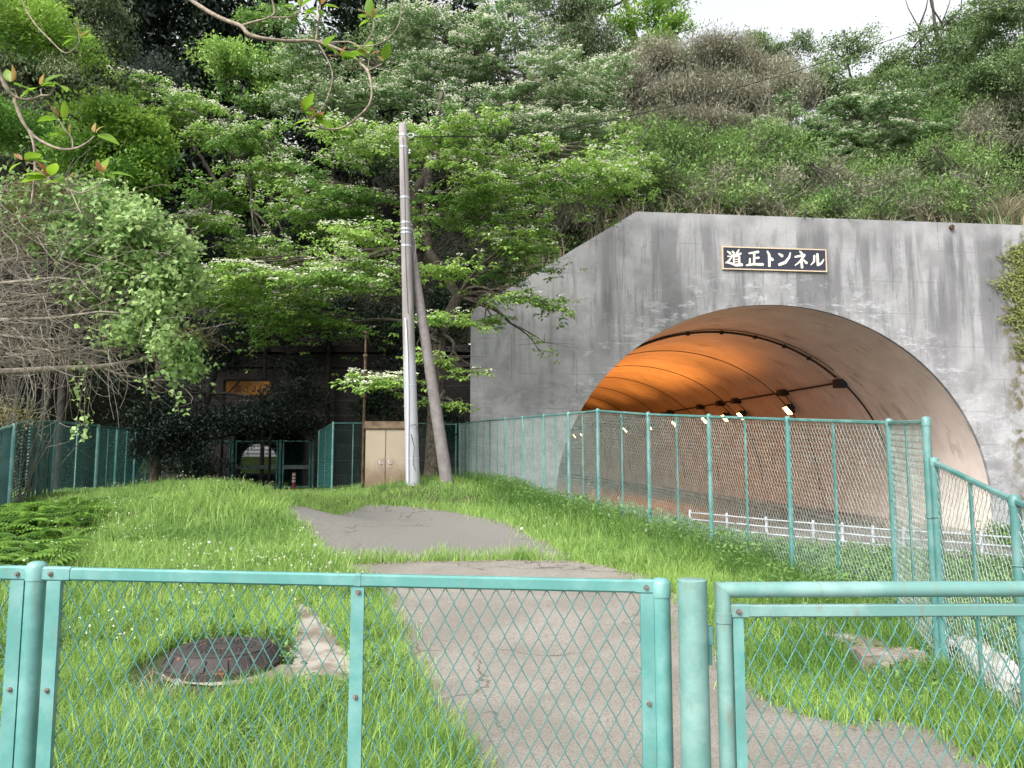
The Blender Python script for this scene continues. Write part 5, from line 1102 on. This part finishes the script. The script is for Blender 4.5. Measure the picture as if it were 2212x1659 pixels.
# pampas clump, dry grass fringe and ivy on the portal wall
def grass_blades(P, H, Wd, lean, tone, segs=4, bend=.5):
    """P (n,3), returns V,F,T : tapered curved ribbons"""
    n = len(P); a = rs.uniform(0, 6.28, n); dr = np.stack([np.cos(a), np.sin(a), np.zeros(n)], -1); lean = np.broadcast_to(lean, (n,)); fa = rs.uniform(0, 6.28, n); sd = np.stack([np.cos(fa), np.sin(fa), np.zeros(n)], -1)
    H = np.broadcast_to(H, (n,)); Wd = np.broadcast_to(Wd, (n,)); V = []
    for i in range(segs + 1):
        t = i / segs; c = P + np.array([0, 0, 1]) * (H * (t - bend * lean * t * t * .6))[:, None] + dr * (H * lean * t * t)[:, None]
        if i < segs: w_ = Wd * (1 - t * .75) * .5; V += [c - sd * w_[:, None], c + sd * w_[:, None]]
        else: V.append(c)
    m = 2 * segs + 1; V = np.stack(V, 1).reshape(-1, 3); b = (np.arange(n) * m)[:, None]; Fs = []
    for i in range(segs - 1): Fs += [b + [[2 * i, 2 * i + 1, 2 * i + 3]], b + [[2 * i, 2 * i + 3, 2 * i + 2]]]
    Fs.append(b + [[2 * segs - 2, 2 * segs - 1, 2 * segs]])
    return V, np.concatenate(Fs, 0), np.repeat(np.broadcast_to(tone, (n,)), m)
def blades_obj(name, parts, mat, parent=None):
    Vs, Fs, Ts = [], [], []; o = 0
    for V, Fc, T in parts: Vs.append(V); Fs.append(Fc + o); Ts.append(T); o += len(V)
    return link(name, np_mesh(name, np.concatenate(Vs), np.concatenate(Fs), False, np.concatenate(Ts)), mat, parent)
pb = atwall(2165, 487, .9); pg = thing("pampas_clump", "pale straw pampas clump arching over the wall top at the right", "grass clump", pb)
n_ = 320; P = pb + np.stack([rs.normal(0, .28, n_), rs.normal(0, .15, n_), np.zeros(n_) - .15], -1)
blades_obj("dry_blades", [grass_blades(P, rs.uniform(.9, 2.1, n_), .045, rs.uniform(.4, 1.2, n_), rs.uniform(0, 1, n_))], lm_straw, pg)
n_ = 420; P = pb + np.stack([rs.normal(-.1, .22, n_), rs.normal(0, .15, n_), np.zeros(n_) - .15], -1)
blades_obj("green_blades", [grass_blades(P, rs.uniform(.6, 1.2, n_), .035, rs.uniform(.1, .5, n_), rs.uniform(0, .6, n_))], lm_weed, pg)
n_ = 2600; X = rs.uniform(-1, 22, n_); P = np.stack([X, WY0 + WM * X + rs.uniform(.75, 2.4, n_), hillz(X, WY0 + WM * X + 1.2) - .1], -1)
cl = np.sin(X * 1.9) + np.sin(X * 4.3 + 1) > -.4; P = P[cl]; n_ = len(P)
tag(blades_obj("dry_grass", [grass_blades(P, rs.uniform(.4, 1.3, n_), .03, rs.uniform(.1, 1., n_), rs.uniform(0, 1, n_))], lm_straw), "dry straw coloured grass fringe along the top of the portal wall", kind='stuff')
# ivy on the right of the wall
Lv = Leaves(); n_ = 10500
zz_ = rs.uniform(2.5, 10.7, n_); edge = np.interp(zz_, [2.5, 4.5, 6.2, 8.2, 9.2, 10.2, 10.9], [21.2, 20.5, 19.6, 19.0, 19.1, 19.8, 20.3]) + .25 * np.sin(zz_ * 5) + .12 * np.sin(zz_ * 13) + rs.normal(0, .3, n_)
xx_ = edge + rs.exponential(1.1, n_) - .12
P = np.stack([xx_, WY0 + WM * xx_ - .03 - rs.uniform(0, .09, n_), zz_], -1)
Lv.add(P, np.stack([rs.normal(0, .5, n_), rs.normal(-.3, .2, n_), -.8 + rs.normal(0, .4, n_)], -1), np.stack([rs.normal(0, .3, n_), -np.ones(n_), np.full(n_, .35)], -1), rs.uniform(.06, .12, n_), .8, rs.uniform(0, 1, n_))
iv = thing("ivy", "yellow-green ivy hanging down the right end of the portal wall", "ivy", wp(20.3, 6, -.05)); link("foliage", Lv.mesh("foliage"), lm_ivy, iv)
tr = MB()
for q in range(26):
    x = rs.uniform(19.9, 22); tr.tube([wp(x + rs.normal(0, .1), z, -.02) for z in np.linspace(10.8, rs.uniform(4.5, 8), 7)], .012, 4)
tr.build("stem", M_greytwig, iv)
# shrubs at the right foot of the arch and along the rail
simple_tree("roadside_shrub", "dark green shrub beyond the white rail at the right edge", None, [(2195, 1165, 26, 40, 26, 1, 350, d(leaf=.09)), (2260, 1150, 26, 40, 34, 1, 300, d(leaf=.09))], lm_fern, M_greytwig, cat="shrub")

# ---- tangled vine-covered tree at the left
Lv, Lb, tr = Leaves(), Leaves(), MB()
hub = at(-330, 820, 13.5); VY = 13.0
tr.tube([at(-330, 1120, 13.5), at(-340, 950, 13.5), hub, at(-300, 640, 13.5)], [.2, .17, .15, .10], 10)
spec = [[(-60, 750), (0, 751), (72, 760), (144, 771), (216, 792), (259, 810), (324, 821), (378, 821), (439, 792)], [(-60, 724), (0, 724), (90, 735), (144, 731), (198, 706), (250, 690)], [(-60, 700), (0, 691), (108, 688), (216, 673), (330, 680)], [(-60, 670), (30, 655), (150, 630), (270, 640), (370, 650)],
        [(144, 771), (240, 755), (330, 745), (400, 740), (460, 722)], [(216, 792), (300, 780), (360, 760), (420, 760)], [(-60, 620), (0, 612), (120, 600), (200, 610), (280, 590)], [(-60, 580), (20, 560), (120, 545), (220, 560)], [(0, 691), (60, 660), (120, 650), (170, 600)]]
def Pm(px, py, Yq=VY): return at(px, py, Yq)
for sp in spec:
    yo = rs.uniform(-.6, .6); pts = [Pm(x, y, VY + yo + (x / 400.) * rs.uniform(-.3, .3)) for x, y in sp]; tr.tube([hub] + pts, [.08] + list(np.linspace(.04, .010, len(pts))), 6)
    for a in range(len(sp) - 1):
        for _ in range(5):
            t = rs.uniform(); p = pts[a] * (1 - t) + pts[a + 1] * t; e = p + np.array([rs.uniform(-.1, .7), rs.normal(0, .3), rs.normal(.05, .3)]); limb(tr, p, e, .011, .004, .25, 5, 0, 4)
for _ in range(950):      # fine tangle
    px = rs.uniform(-80, 360) if rs.uniform() < .35 else rs.uniform(-80, 190); py = rs.uniform(400, 790); 
    if py < 400 + max(0, px - 150) * .4: continue
    p = Pm(px, py, VY + rs.normal(0, .7)); a = rs.normal(-.1, .7); L = rs.uniform(.3, 1.2); e = p + np.array([L * math.cos(a), rs.normal(0, .3), L * math.sin(a)]); limb(tr, p, e, .007, .003, .3, 6, rs.uniform(-.2, .2), 4)
for _ in range(90):       # hanging dead strands
    px = rs.uniform(-60, 260); py = rs.uniform(640, 780); p = Pm(px, py, VY + rs.normal(0, .6)); limb(tr, p, p + [rs.normal(0, .15), 0, -rs.uniform(.3, 1.3)], .006, .003, .1, 5, 0, 3)
for (px, py, rx, rz, n_, tn) in ((60, 430, 90, 50, 70, (.2, .6)), (180, 450, 90, 50, 110, (.2, .7)), (270, 470, 80, 60, 200, (.3, .8)), (330, 530, 70, 60, 330, (.3, .9)), (370, 600, 50, 60, 300, (.3, .9)), (300, 620, 80, 60, 200, (.3, .9)), (200, 560, 110, 60, 120, (.1, .6)), (330, 690, 70, 40, 220, (.4, .9)), (380, 760, 40, 40, 110, (.4, .9)), (100, 520, 100, 60, 60, (.1, .5)), (400, 800, 25, 20, 40, (.4, .9)), (190, 640, 60, 20, 50, (.4, .9)), (260, 730, 50, 25, 60, (.4, .9))):
    c, r = blob(px, py, VY - .3, rx, rz, .9); bush(Lv, c, r, int(n_ * 1.25), leaf=.105, W=.85, k=5, cr=.12, tone=tn, shell=.2, updown=-.1)
for strand in ([(172, 800), (170, 830), (175, 850), (172, 875), (178, 905), (185, 925), (170, 935), (182, 950)], [(380, 815), (376, 845), (384, 870), (386, 895)], [(315, 830), (318, 850)]):
    for x, y in strand:
        c, r = blob(x, y, VY - .5, 14, 10, .1); bush(Lv, c, r, 3, leaf=.085, W=.9, k=3, cr=.05, tone=(.5, .9), shell=.2, updown=-.2)
    tr.tube([Pm(strand[0][0], strand[0][1] - 60, VY - .5)] + [Pm(x, y, VY - .5) for x, y in strand], .004, 4)
for (px, py, rx, rz, n_) in ((150, 430, 130, 45, 420), (260, 530, 120, 90, 560), (100, 530, 110, 60, 320), (430, 735, 35, 12, 60), (60, 470, 60, 40, 100), (20, 900, 40, 25, 60)):
    c, r = blob(px, py, VY, rx, rz, .9); bush(Lb, c, r, n_, leaf=.05, W=.6, k=6, cr=.09, tone=(.1, .9), shell=.1, updown=.3)
vt = grow("vine_covered_tree", "tangle of bare pale twigs hung with round-leaved vine at the left", "tree", None, Lv, tr, None, (lm_vine, M_twig), at(-330, 1120, 13.5))
link("young_leaves", Lb.mesh("young_leaves"), lm_vine2, vt)
Lv = Leaves(); tr = MB()
for _ in range(60):
    p = at(rs.uniform(-60, 60), 1090, 17.5 + rs.uniform(-.6, .6)); p[2] = g1(p[0], p[1]); e = p + [rs.normal(0, .5), rs.normal(0, .3), rs.uniform(1.4, 3.6)]; P = limb(tr, p, e, .014, .005, .12, 6, 0, 4)
    for _ in range(3): q = P[rs.randint(2, 6)]; limb(tr, q, q + rs.normal(0, .3, 3) + [0, 0, .2], .007, .003, .1, 4, 0, 3)
c, r = blob(15, 900, 17.5, 70, 60, .8); bush(Lv, c, r, 110, leaf=.07, W=.4, k=4, cr=.12, tone=(.1, .6))
grow("dry_shrub", "leafless brown shrub standing behind the left fence", "shrub", None, Lv, tr, None, (lm_vine2, M_greytwig), at(10, 1090, 17.5))
# fan palm deep in the shade at the left
Lv = Leaves(); c = at(140, 770, 21)
for k in range(16):
    a = rs.uniform(-.2, 3.3); dd = np.array([math.cos(a), rs.normal(-.3, .3), math.sin(a) * .8]); e = c + dd * rs.uniform(.5, .9)
    for f_ in np.linspace(-1, 1, 15):
        sd = np.cross(dd, [0, -1, 0]); D = dd + sd * f_ * .9; Lv.add(e[None], D[None], np.array([[0, -1, .4]]), .55, .08, rs.uniform(0, .8))
tr = MB(); tr.tube([(c[0], c[1], g1(c[0], c[1]) - .1), c], [.13, .11], 10)
grow("fan_palm", "small dark fan palm in the shade behind the left fence", "palm", None, Lv, tr, None, (lm_shade, M_darkbark), (c[0], c[1], g1(c[0], c[1])))

# ---- branches hanging into view close to the camera
def near_branch(name, label, lines, clusters, Y0, seed, size=.088):
    tr = MB(); Lg = []; rr_ = np.random.RandomState(seed)
    for ln in lines:
        w0, w1, pts = ln; P = [at(x, y, Y0 + .05 * math.sin(x * .02)) for x, y in pts]
        P2 = []
        for i in range(len(P) - 1):
            p0, p1, p2, p3 = P[max(i - 1, 0)], P[i], P[i + 1], P[min(i + 2, len(P) - 1)]
            for t in (0, .33, .66): P2.append(.5 * ((2 * p1) + (-p0 + p2) * t + (2 * p0 - 5 * p1 + 4 * p2 - p3) * t * t + (-p0 + 3 * p1 - 3 * p2 + p3) * t ** 3))
        P2.append(P[-1]); tr.tube(P2, list(np.linspace(w0, w1, len(P2)) * (1 + .08 * rr_.normal(size=len(P2)))), 8)
    o = thing(name, label, "branch", at(*lines[0][2][0], Y0)); tr.build("bark", M_near, o, smooth=70)
    for (x, y, k, red) in clusters:
        c = at(x, y, Y0)
        for (mat_, nn, nm) in ((lm_mag, k, "leaf_cluster"), (lm_red, red, "bronze_bud_leaves")):
            V, Fc = [], []; b_ = 0; T = []
            for q in range(nn):
                a = rr_.uniform(-.5, 3.6) if mat_ is lm_mag else rr_.uniform(.7, 2.4); L = size * (rr_.uniform(.55, 1.1) if mat_ is lm_mag else rr_.uniform(.4, .75)); D = nrmz(np.array([math.cos(a), rr_.uniform(-.7, .4), math.sin(a) * .7]))
                U = nrmz(np.array([rr_.normal(0, .5), rr_.uniform(-.9, .1), 1.0])); S = nrmz(np.cross(D, U)); Nn = np.cross(S, D); w_ = L * rr_.uniform(.24, .32) * (1 if mat_ is lm_mag else .7); tn = rr_.uniform()
                ts = np.linspace(0, 1, 8)
                for t in ts:
                    wid = w_ * math.sin(math.pi * min(1, t ** .8)) ** .75 if 0 < t < 1 else .0015
                    cc = c + D * (.012 + L * t) - Nn * L * .28 * t * t
                    V += [cc + S * wid + Nn * wid * .25, cc, cc - S * wid + Nn * wid * .25]; T += [tn] * 3
                for i in range(7):
                    j = b_ + i * 3; Fc += [(j, j + 1, j + 4, j + 3), (j + 1, j + 2, j + 5, j + 4)]
                b_ += 24
            if V: link(nm, np_mesh(nm, np.array(V), np.array(Fc), True, T), mat_, o)
near_branch("hanging_branch", "near pale branch with young leaves hanging in from the top centre", [
    (.0105, .0035, [(395, -20), (412, 0), (470, 36), (520, 56), (537, 74), (575, 84), (630, 89), (681, 89), (751, 115), (775, 135), (794, 153), (803, 190), (800, 220), (787, 240), (745, 274), (713, 279), (683, 273), (665, 255)]),
    (.006, .003, [(524, 55), (550, 47), (575, 40), (593, 28), (588, 0), (585, -20)]), (.004, .003, [(586, 38), (628, 37), (645, 28), (650, 5)]), (.005, .004, [(683, 85), (686, 60), (690, 38), (692, 10)]), (.003, .002, [(690, 50), (678, 40), (665, 25)]),
    (.0035, .002, [(687, 93), (715, 144), (717, 180), (702, 223), (685, 246)]), (.004, .002, [(704, 93), (753, 90), (777, 100), (819, 95), (851, 70), (865, 40), (868, -10)]), (.0035, .002, [(751, 115), (783, 102), (806, 64), (806, 45)]), (.003, .002, [(794, 153), (798, 125)]), (.0035, .002, [(794, 153), (812, 145), (825, 138)]), (.003, .002, [(758, 118), (765, 130), (755, 140), (738, 135)])],
    [(648, 18, 3, 2), (692, 15, 3, 1), (720, -2, 2, 1), (806, 42, 4, 3), (700, 105, 3, 1), (735, 128, 3, 2), (798, 120, 3, 2), (828, 136, 1, 1), (655, 245, 3, 2), (680, 262, 3, 4), (690, 35, 2, 0)], 3.3, 3)
near_branch("hanging_branch", "near pale branches with bronze young leaves entering from the left edge", [
    (.010, .003, [(-20, 130), (0, 160), (18, 196), (43, 214), (72, 214), (90, 207), (108, 205), (115, 189)]), (.008, .003, [(31, 213), (45, 254), (63, 283), (86, 303), (126, 321), (162, 321), (189, 308), (203, 295)]), (.006, .004, [(63, 283), (72, 308), (76, 353), (72, 407), (68, 440)]),
    (.004, .002, [(77, 364), (108, 389), (153, 411), (180, 416), (216, 398), (222, 385)]), (.004, .002, [(157, 319), (155, 299), (137, 276), (130, 263)]), (.003, .002, [(90, 207), (88, 192)]), (.003, .002, [(38, 210), (30, 190)]), (.003, .002, [(76, 355), (55, 350)]), (.003, .002, [(153, 411), (165, 440), (175, 460)])],
    [(25, 182, 2, 2), (88, 188, 4, 3), (118, 182, 2, 0), (130, 258, 4, 2), (155, 296, 2, 2), (205, 290, 1, 3), (52, 350, 3, 2), (110, 385, 4, 3), (140, 395, 2, 1), (222, 378, 3, 2)], 3.0, 5, .088)
near_branch("hanging_branch", "thin near twig curving down at the top left corner", [(.004, .0025, [(40, -30), (47, 0), (72, 47), (108, 86), (137, 113), (155, 110), (172, 92)]), (.002, .0015, [(172, 92), (170, 75)])], [(172, 84, 4, 2)], 3.6, 8, .10)

# ------------------------------------------------------------------ grass and small plants
def scatter(n, rmin, rmax, amin=-40, amax=40, p=1.0):
    r = rmin * (rmax / rmin) ** (rs.uniform(0, 1, n) ** p); a = np.radians(rs.uniform(amin, amax, n)); return np.stack([r * np.sin(a), r * np.cos(a)], -1)
P = scatter(150000, 2.3, 31)
wob = rs.normal(0, .035, P.shape)
fx = np.array([p[3] for p in RP]); fxx = np.array([at(p[0], p[1], p[3])[0] for p in RP])
def fence_x(y): return np.interp(y, fx, fxx)
path2 = inpoly(P + wob, PATH) | inpoly(P + wob * .7, PAD) | inpoly(P + wob + [0, .13], PAD) | (np.hypot(P[:, 0] - mc[0], (P[:, 1] - mc[1] + .17) * .8) < .62)
side = P[:, 0] > fence_x(P[:, 1]) + .1
keep = ~path2 & ~((P[:, 1] < 4.3) & (P[:, 0] > .9)) & ~(side & (P[:, 1] > 22)) & ~((P[:, 0] > 10.5) & (P[:, 1] > 18)) & ~((P[:, 0] > 14)) & (P[:, 1] < 31.5)
keep &= ~((P[:, 0] > -7) & (P[:, 0] < -5.2) & (P[:, 1] > 22) & (rs.uniform(size=len(P)) < .7))
def nz2(x, y, s, ph=0.): return .5 + .25 * (np.sin(x * s + ph) * np.cos(y * s * 1.3 + ph * 2) + np.sin((x + y) * s * .7 + 1.3 + ph) * np.cos((x - y) * s * .9 + ph))
P = P[keep]; side = side[keep]
rng_ = np.hypot(P[:, 0], P[:, 1]); z = G(P[:, 0], P[:, 1])
farl = np.clip(1.15 - (P[:, 1] - 11) * .06, .55, 1)
m1 = nz2(P[:, 0], P[:, 1], 1.1); m2 = nz2(P[:, 0], P[:, 1], 2.7, 2.); m3 = nz2(P[:, 0], P[:, 1], 6.1, 5.)
h = .05 + .10 * m1 + .11 * m2 + .10 * m3 + np.where(side, .08, 0); h = h * farl
dth = np.clip((rng_ - 5) / 12, 0, 1)
parts = []
nb = 5
for q in range(nb):
    o2 = rs.normal(0, .028, P.shape) * (1 + dth[:, None] * 1.5); Q = np.stack([P[:, 0] + o2[:, 0], P[:, 1] + o2[:, 1], z - .02], -1)
    tone = np.clip(.02 + .75 * m1 + .4 * (1 - m2) - .1 * m3 + rs.normal(0, .22, len(P)) - np.where(side, .25, 0), 0, 1)
    sel = rs.uniform(size=len(P)) < (1.0 if q < 3 else .75)
    parts.append(grass_blades(Q[sel], (h * rs.uniform(.55, 1.25, len(P)))[sel], (.0055 + .00065 * rng_)[sel], rs.uniform(.1, .9, sel.sum()), tone[sel], 3))
gobj = blades_obj("grass", parts, lm_grass); tag(gobj, "long soft bright green grass covering the verge and mound", kind='stuff')
# taller seeding blades
P = scatter(16000, 3.5, 20, -36, 12); pin = inpoly(P, PATH) | inpoly(P, PAD); P = P[~pin & (P[:, 0] < fence_x(P[:, 1]))]
P = P[nz2(P[:, 0], P[:, 1], .9, 4.) > .5]; n_ = len(P); rg_ = np.hypot(P[:, 0], P[:, 1])
ob = [grass_blades(np.stack([P[:, 0], P[:, 1], G(P[:, 0], P[:, 1]) - .02], -1), rs.uniform(.22, .42, n_), .006 + .0005 * rg_, rs.uniform(.1, .8, n_), rs.uniform(.2, 1, n_), 5)]
# weeds growing in the joint across the path
j0 = np.array([onground(x, y)[:2] for x, y in ((705, 1222), (900, 1216), (1100, 1212), (1240, 1215), (1400, 1240))])
n_ = 2600; t = rs.uniform(0, 4, n_); i0 = np.minimum(t.astype(int), 3); ft = (t - i0)[:, None]; Q = j0[i0] * (1 - ft) + j0[i0 + 1] * ft; clump = nz2(Q[:, 0] * 3, Q[:, 1], 2.2, 1) * .8 + .3
Q = Q + np.stack([rs.normal(0, .04, n_), np.abs(rs.normal(0, .22, n_)) - .04], -1); sel = rs.uniform(size=n_) < clump * 1.3; Q = Q[sel]; n_ = len(Q); cl_ = clump[sel]
ob.append(grass_blades(np.stack([Q[:, 0], Q[:, 1], G(Q[:, 0], Q[:, 1])], -1), rs.uniform(.04, .22, n_) * (.35 + cl_), .012, rs.uniform(.1, .7, n_), rs.uniform(.2, 1, n_), 4))
# moss and tufts along the path edges
n_ = 15000; i0 = rs.randint(0, len(PATH), n_); E0 = PATH[i0]; Q = E0 + rs.normal(0, .085, (n_, 2)) * (.5 + np.abs(np.sin(i0 * .37)))[:, None]; Q = Q[(Q[:, 1] > 4) & (Q[:, 1] < 19)]; n_ = len(Q); rg_ = np.hypot(Q[:, 0], Q[:, 1])
ob.append(grass_blades(np.stack([Q[:, 0], Q[:, 1], G(Q[:, 0], Q[:, 1])], -1), rs.uniform(.03, .20, n_), .006 + .0006 * rg_, rs.uniform(.2, .9, n_), rs.uniform(.3, 1, n_), 3))
tag(blades_obj("tall_grass", ob, lm_grass), "taller grass blades along the mound and in the crack across the path", kind='stuff')
# low broad-leaved weeds
def weeds(name, label, P2, leaf, mat, hgt=.12, k=9, W=.5, tone=(0, 1)):
    Lv = Leaves(); n_ = len(P2); z_ = G(P2[:, 0], P2[:, 1]); C = np.stack([P2[:, 0], P2[:, 1], z_], -1)
    off = rs.normal(0, .05, (n_, k, 3)); off[..., 2] = rs.uniform(.01, 1, (n_, k)) * hgt
    Lv.add(C[:, None] + off, nrmz(rs.normal(0, 1, (n_, k, 3)) * [1, 1, .3] + [0, 0, .35]), rs.normal(0, .3, (n_, k, 3)) + [0, 0, 1], leaf * rs.uniform(.5, 1.2, (n_, k)), W, rs.uniform(*tone, (n_, k)))
    return tag(link(name, Lv.mesh(name), mat), label, kind='stuff')
P = scatter(26000, 3, 22, -38, 40); pin = inpoly(P, PATH) | inpoly(P, PAD) | (np.hypot(P[:, 0] - mc[0], P[:, 1] - mc[1]) < .45) | ((P[:, 1] < 4.3) & (P[:, 0] > .9)) | ((P[:, 0] > 10.5) & (P[:, 1] > 18)); P = P[~pin]
sd_ = P[:, 0] > fence_x(P[:, 1]); sel = (nz2(P[:, 0], P[:, 1], 1.7, 3.) > .6) | sd_; P = P[sel]
weeds("weeds", "low broad-leaved weeds among the grass and down the bank", P, .055, lm_weed)
n_ = 800; yy = rs.uniform(6.2, 20, n_); Q = np.stack([fence_x(yy) + rs.normal(-.25, .32, n_), yy], -1); Q = Q[~inpoly(Q, PATH) & (nz2(Q[:, 0], Q[:, 1], 2.3, 1.) > .42)]
weeds("fence_foot_weeds", "taller leafy weeds crowding the foot of the right fence", Q, .08, lm_weed, .34, 12, .4, (.3, 1))
n_ = 9000; yy = rs.uniform(6, 21, n_); Q = np.stack([fence_x(yy) + rs.normal(-.45, .4, n_), yy], -1); Q = Q[~inpoly(Q, PATH)]; n_ = len(Q); rg_ = np.hypot(Q[:, 0], Q[:, 1])
tag(blades_obj("horsetail", [grass_blades(np.stack([Q[:, 0], Q[:, 1], G(Q[:, 0], Q[:, 1]) - .02], -1), rs.uniform(.15, .42, n_), .004 + .0006 * rg_, rs.uniform(.05, .6, n_), rs.uniform(0, .5, n_), 4)], lm_fern), "soft dark green horsetail along the right bank", kind='stuff')
P = scatter(14000, 3, 18, -38, 6); P = P[~(inpoly(P, PATH) | inpoly(P, PAD)) & (nz2(P[:, 0], P[:, 1], 3.3, 2.) > .55)]; n_ = len(P); rg_ = np.hypot(P[:, 0], P[:, 1])
tag(blades_obj("dead_thatch", [grass_blades(np.stack([P[:, 0], P[:, 1], G(P[:, 0], P[:, 1])], -1), rs.uniform(.08, .24, n_), .004 + .0005 * rg_, rs.uniform(.5, 1.3, n_), rs.uniform(0, 1, n_), 3)], lm_straw), "dry straw blades mixed through the verge", kind='stuff')
# bank beyond the tall fence: taller leafy cover
n_ = 9000; Q = np.stack([rs.uniform(2, 14, n_), rs.uniform(5, 26, n_)], -1); sel = (Q[:, 0] > fence_x(Q[:, 1]) + .25) & ~((Q[:, 0] > np.interp(Q[:, 1], [5, 16, 20, 26], [14, 13.2, 11.6, 6.6]))) ; Q = Q[sel]
weeds("bank_plants", "leafy ground cover on the bank between the tall fence and the white rail", Q, .10, lm_weed, .34, 12, .45, (0, 1))
P = scatter(1500, 7, 18, -38, 4); P = P[~(inpoly(P, PATH) | inpoly(P, PAD))]; P = P[nz2(P[:, 0], P[:, 1], 1.3, 1.) > .5]; n_ = len(P)
C = np.stack([P[:, 0], P[:, 1], G(P[:, 0], P[:, 1]) + rs.uniform(.12, .30, n_)], -1); Lv = Leaves(); Lv.add(C[:, None] + rs.normal(0, .003, (n_, 6, 3)), rdir(n_ * 6).reshape(n_, 6, 3), rdir(n_ * 6).reshape(n_, 6, 3), .014, .9, rs.uniform(0, 1, (n_, 6)))
sel = rs.uniform(size=n_) < .5
tag(link("small_blossoms", Lv.mesh("small_blossoms", 0, 0), lm_flower), "tiny white blossoms dotted through the grass of the mound", kind='stuff')
# ferns at the left
Lv = Leaves()
for q in range(230):
    px = rs.uniform(-60, 200); py = rs.uniform(1090, 1240) 
    if px > 60 and py > 1100 + (200 - px) * .9: continue
    b_ = onground(px, py + 20)
    if b_[1] < 3 or b_[1] > 25: continue
    for _ in range(7):
        a = rs.uniform(0, 6.28); L = rs.uniform(.4, .85); dr = np.array([math.cos(a), math.sin(a), 0]); m = 16; t = np.linspace(.1, 1, m)
        C = b_ + dr * (L * t)[:, None] + np.array([0, 0, 1]) * (L * (1.1 * t - .95 * t * t))[:, None]; sd = np.array([-dr[1], dr[0], 0])
        for sg_ in (-1, 1): Lv.add(C, np.broadcast_to(sd * sg_ + dr * .5 + [0, 0, -.15], (m, 3)), np.broadcast_to(np.array([0, 0, 1.]), (m, 3)), L * .34 * (1.05 - t), .34, np.full(m, rs.uniform(0, 1)))
tag(link("ferns", Lv.mesh("ferns"), lm_fern), "mass of arching green ferns at the foot of the left fence", kind='stuff')
# dandelion clocks
plain("seed_white", (.72, .72, .70), .9); M_stem = plain("dandelion_stem", (.10, .20, .05), .7)
for (px, py, Yq, lab) in ((452, 1172, None, "far left of three above the rail"), (501, 1186, None, "near middle of the mound above the rail"), (681, 1178, None, "just left of the path"), (714, 1216, None, "at the path's left corner"), (188, 1472, None, "left, seen through the mesh"), (384, 1474, None, "before the manhole"), (1315, 1113, None, "tallest, by the right fence"), (1397, 1146, None, "at the foot of the right fence"), (1127, 1118 + 24, None, "on the right bank")):
    g_ = onground(px, py + 26); hgt = .2; b_ = g_
    h_ = at(px, py, g_[1]); dn = thing("dandelion_clock", "white dandelion seed head on a thin stem, " + lab, "dandelion", b_, "dandelion clocks in the grass")
    MB().tube([b_ - [0, 0, .02], (b_ + h_) / 2 + [.01, 0, 0], h_], .0035, 5).build("stem", M_stem, dn)
    n_ = 90; D = rdir(n_); V, Fc = seg_tubes(np.repeat(h_[None], n_, 0), h_ + D * .024, .0012, 3); V2, F2 = [], []
    mb = MB(); mb.v = [tuple(v) for v in V]; mb.f = [tuple(f_) for f_ in Fc]
    for dd in D:
        s1_ = nrmz(np.cross(dd, [.3, .5, .8])); s2_ = np.cross(dd, s1_); e = h_ + dd * .025; mb.add([e + s1_ * .005, e + s2_ * .005, e - s1_ * .005, e - s2_ * .005], [(0, 1, 2, 3)])
    mb.build("seed_head", MATS["seed_white"], dn)
# fallen petals and litter on the path
Lv = Leaves(); n_ = 260; Q = np.stack([rs.uniform(-5, 3.4, n_), rs.uniform(3.2, 17, n_)], -1); Q = Q[inpoly(Q, PATH)]; E1 = PATH[rs.randint(0, len(PATH), 2600)] + rs.normal(0, .09, (2600, 2)); E1 = E1[(E1[:, 1] > 4) & inpoly(E1, PATH)]; J1 = j0[rs.randint(0, 5, 900)]; J2 = j0[rs.randint(0, 5, 900)]; tj = rs.uniform(0, 1, (900, 1)); J1 = np.stack([np.interp(xj := rs.uniform(j0[0, 0], j0[-1, 0], 900), j0[:, 0], j0[:, 0]), np.interp(xj, j0[:, 0], j0[:, 1]) - np.abs(rs.normal(0, .07, 900))], -1); Q = np.r_[Q, E1, J1]; n_ = len(Q)
a = rs.uniform(0, 6.28, n_); Lv.add(np.stack([Q[:, 0], Q[:, 1], G(Q[:, 0], Q[:, 1]) + .02], -1), np.stack([np.cos(a), np.sin(a), rs.uniform(-.05, .3, n_)], -1), np.broadcast_to(np.array([0, 0, 1.]), (n_, 3)), rs.uniform(.012, .035, n_), .6, rs.uniform(0, 1, n_))
tag(link("leaf_litter", Lv.mesh("leaf_litter"), leafmat("litter", (.22, .13, .07), (.6, .55, .48))), "scattered dry leaves and petals on the asphalt", kind='stuff')

for o in bpy.data.objects:
    if '_w' in o: del o['_w']
print("FACES", sum(len(m.polygons) for m in bpy.data.meshes))
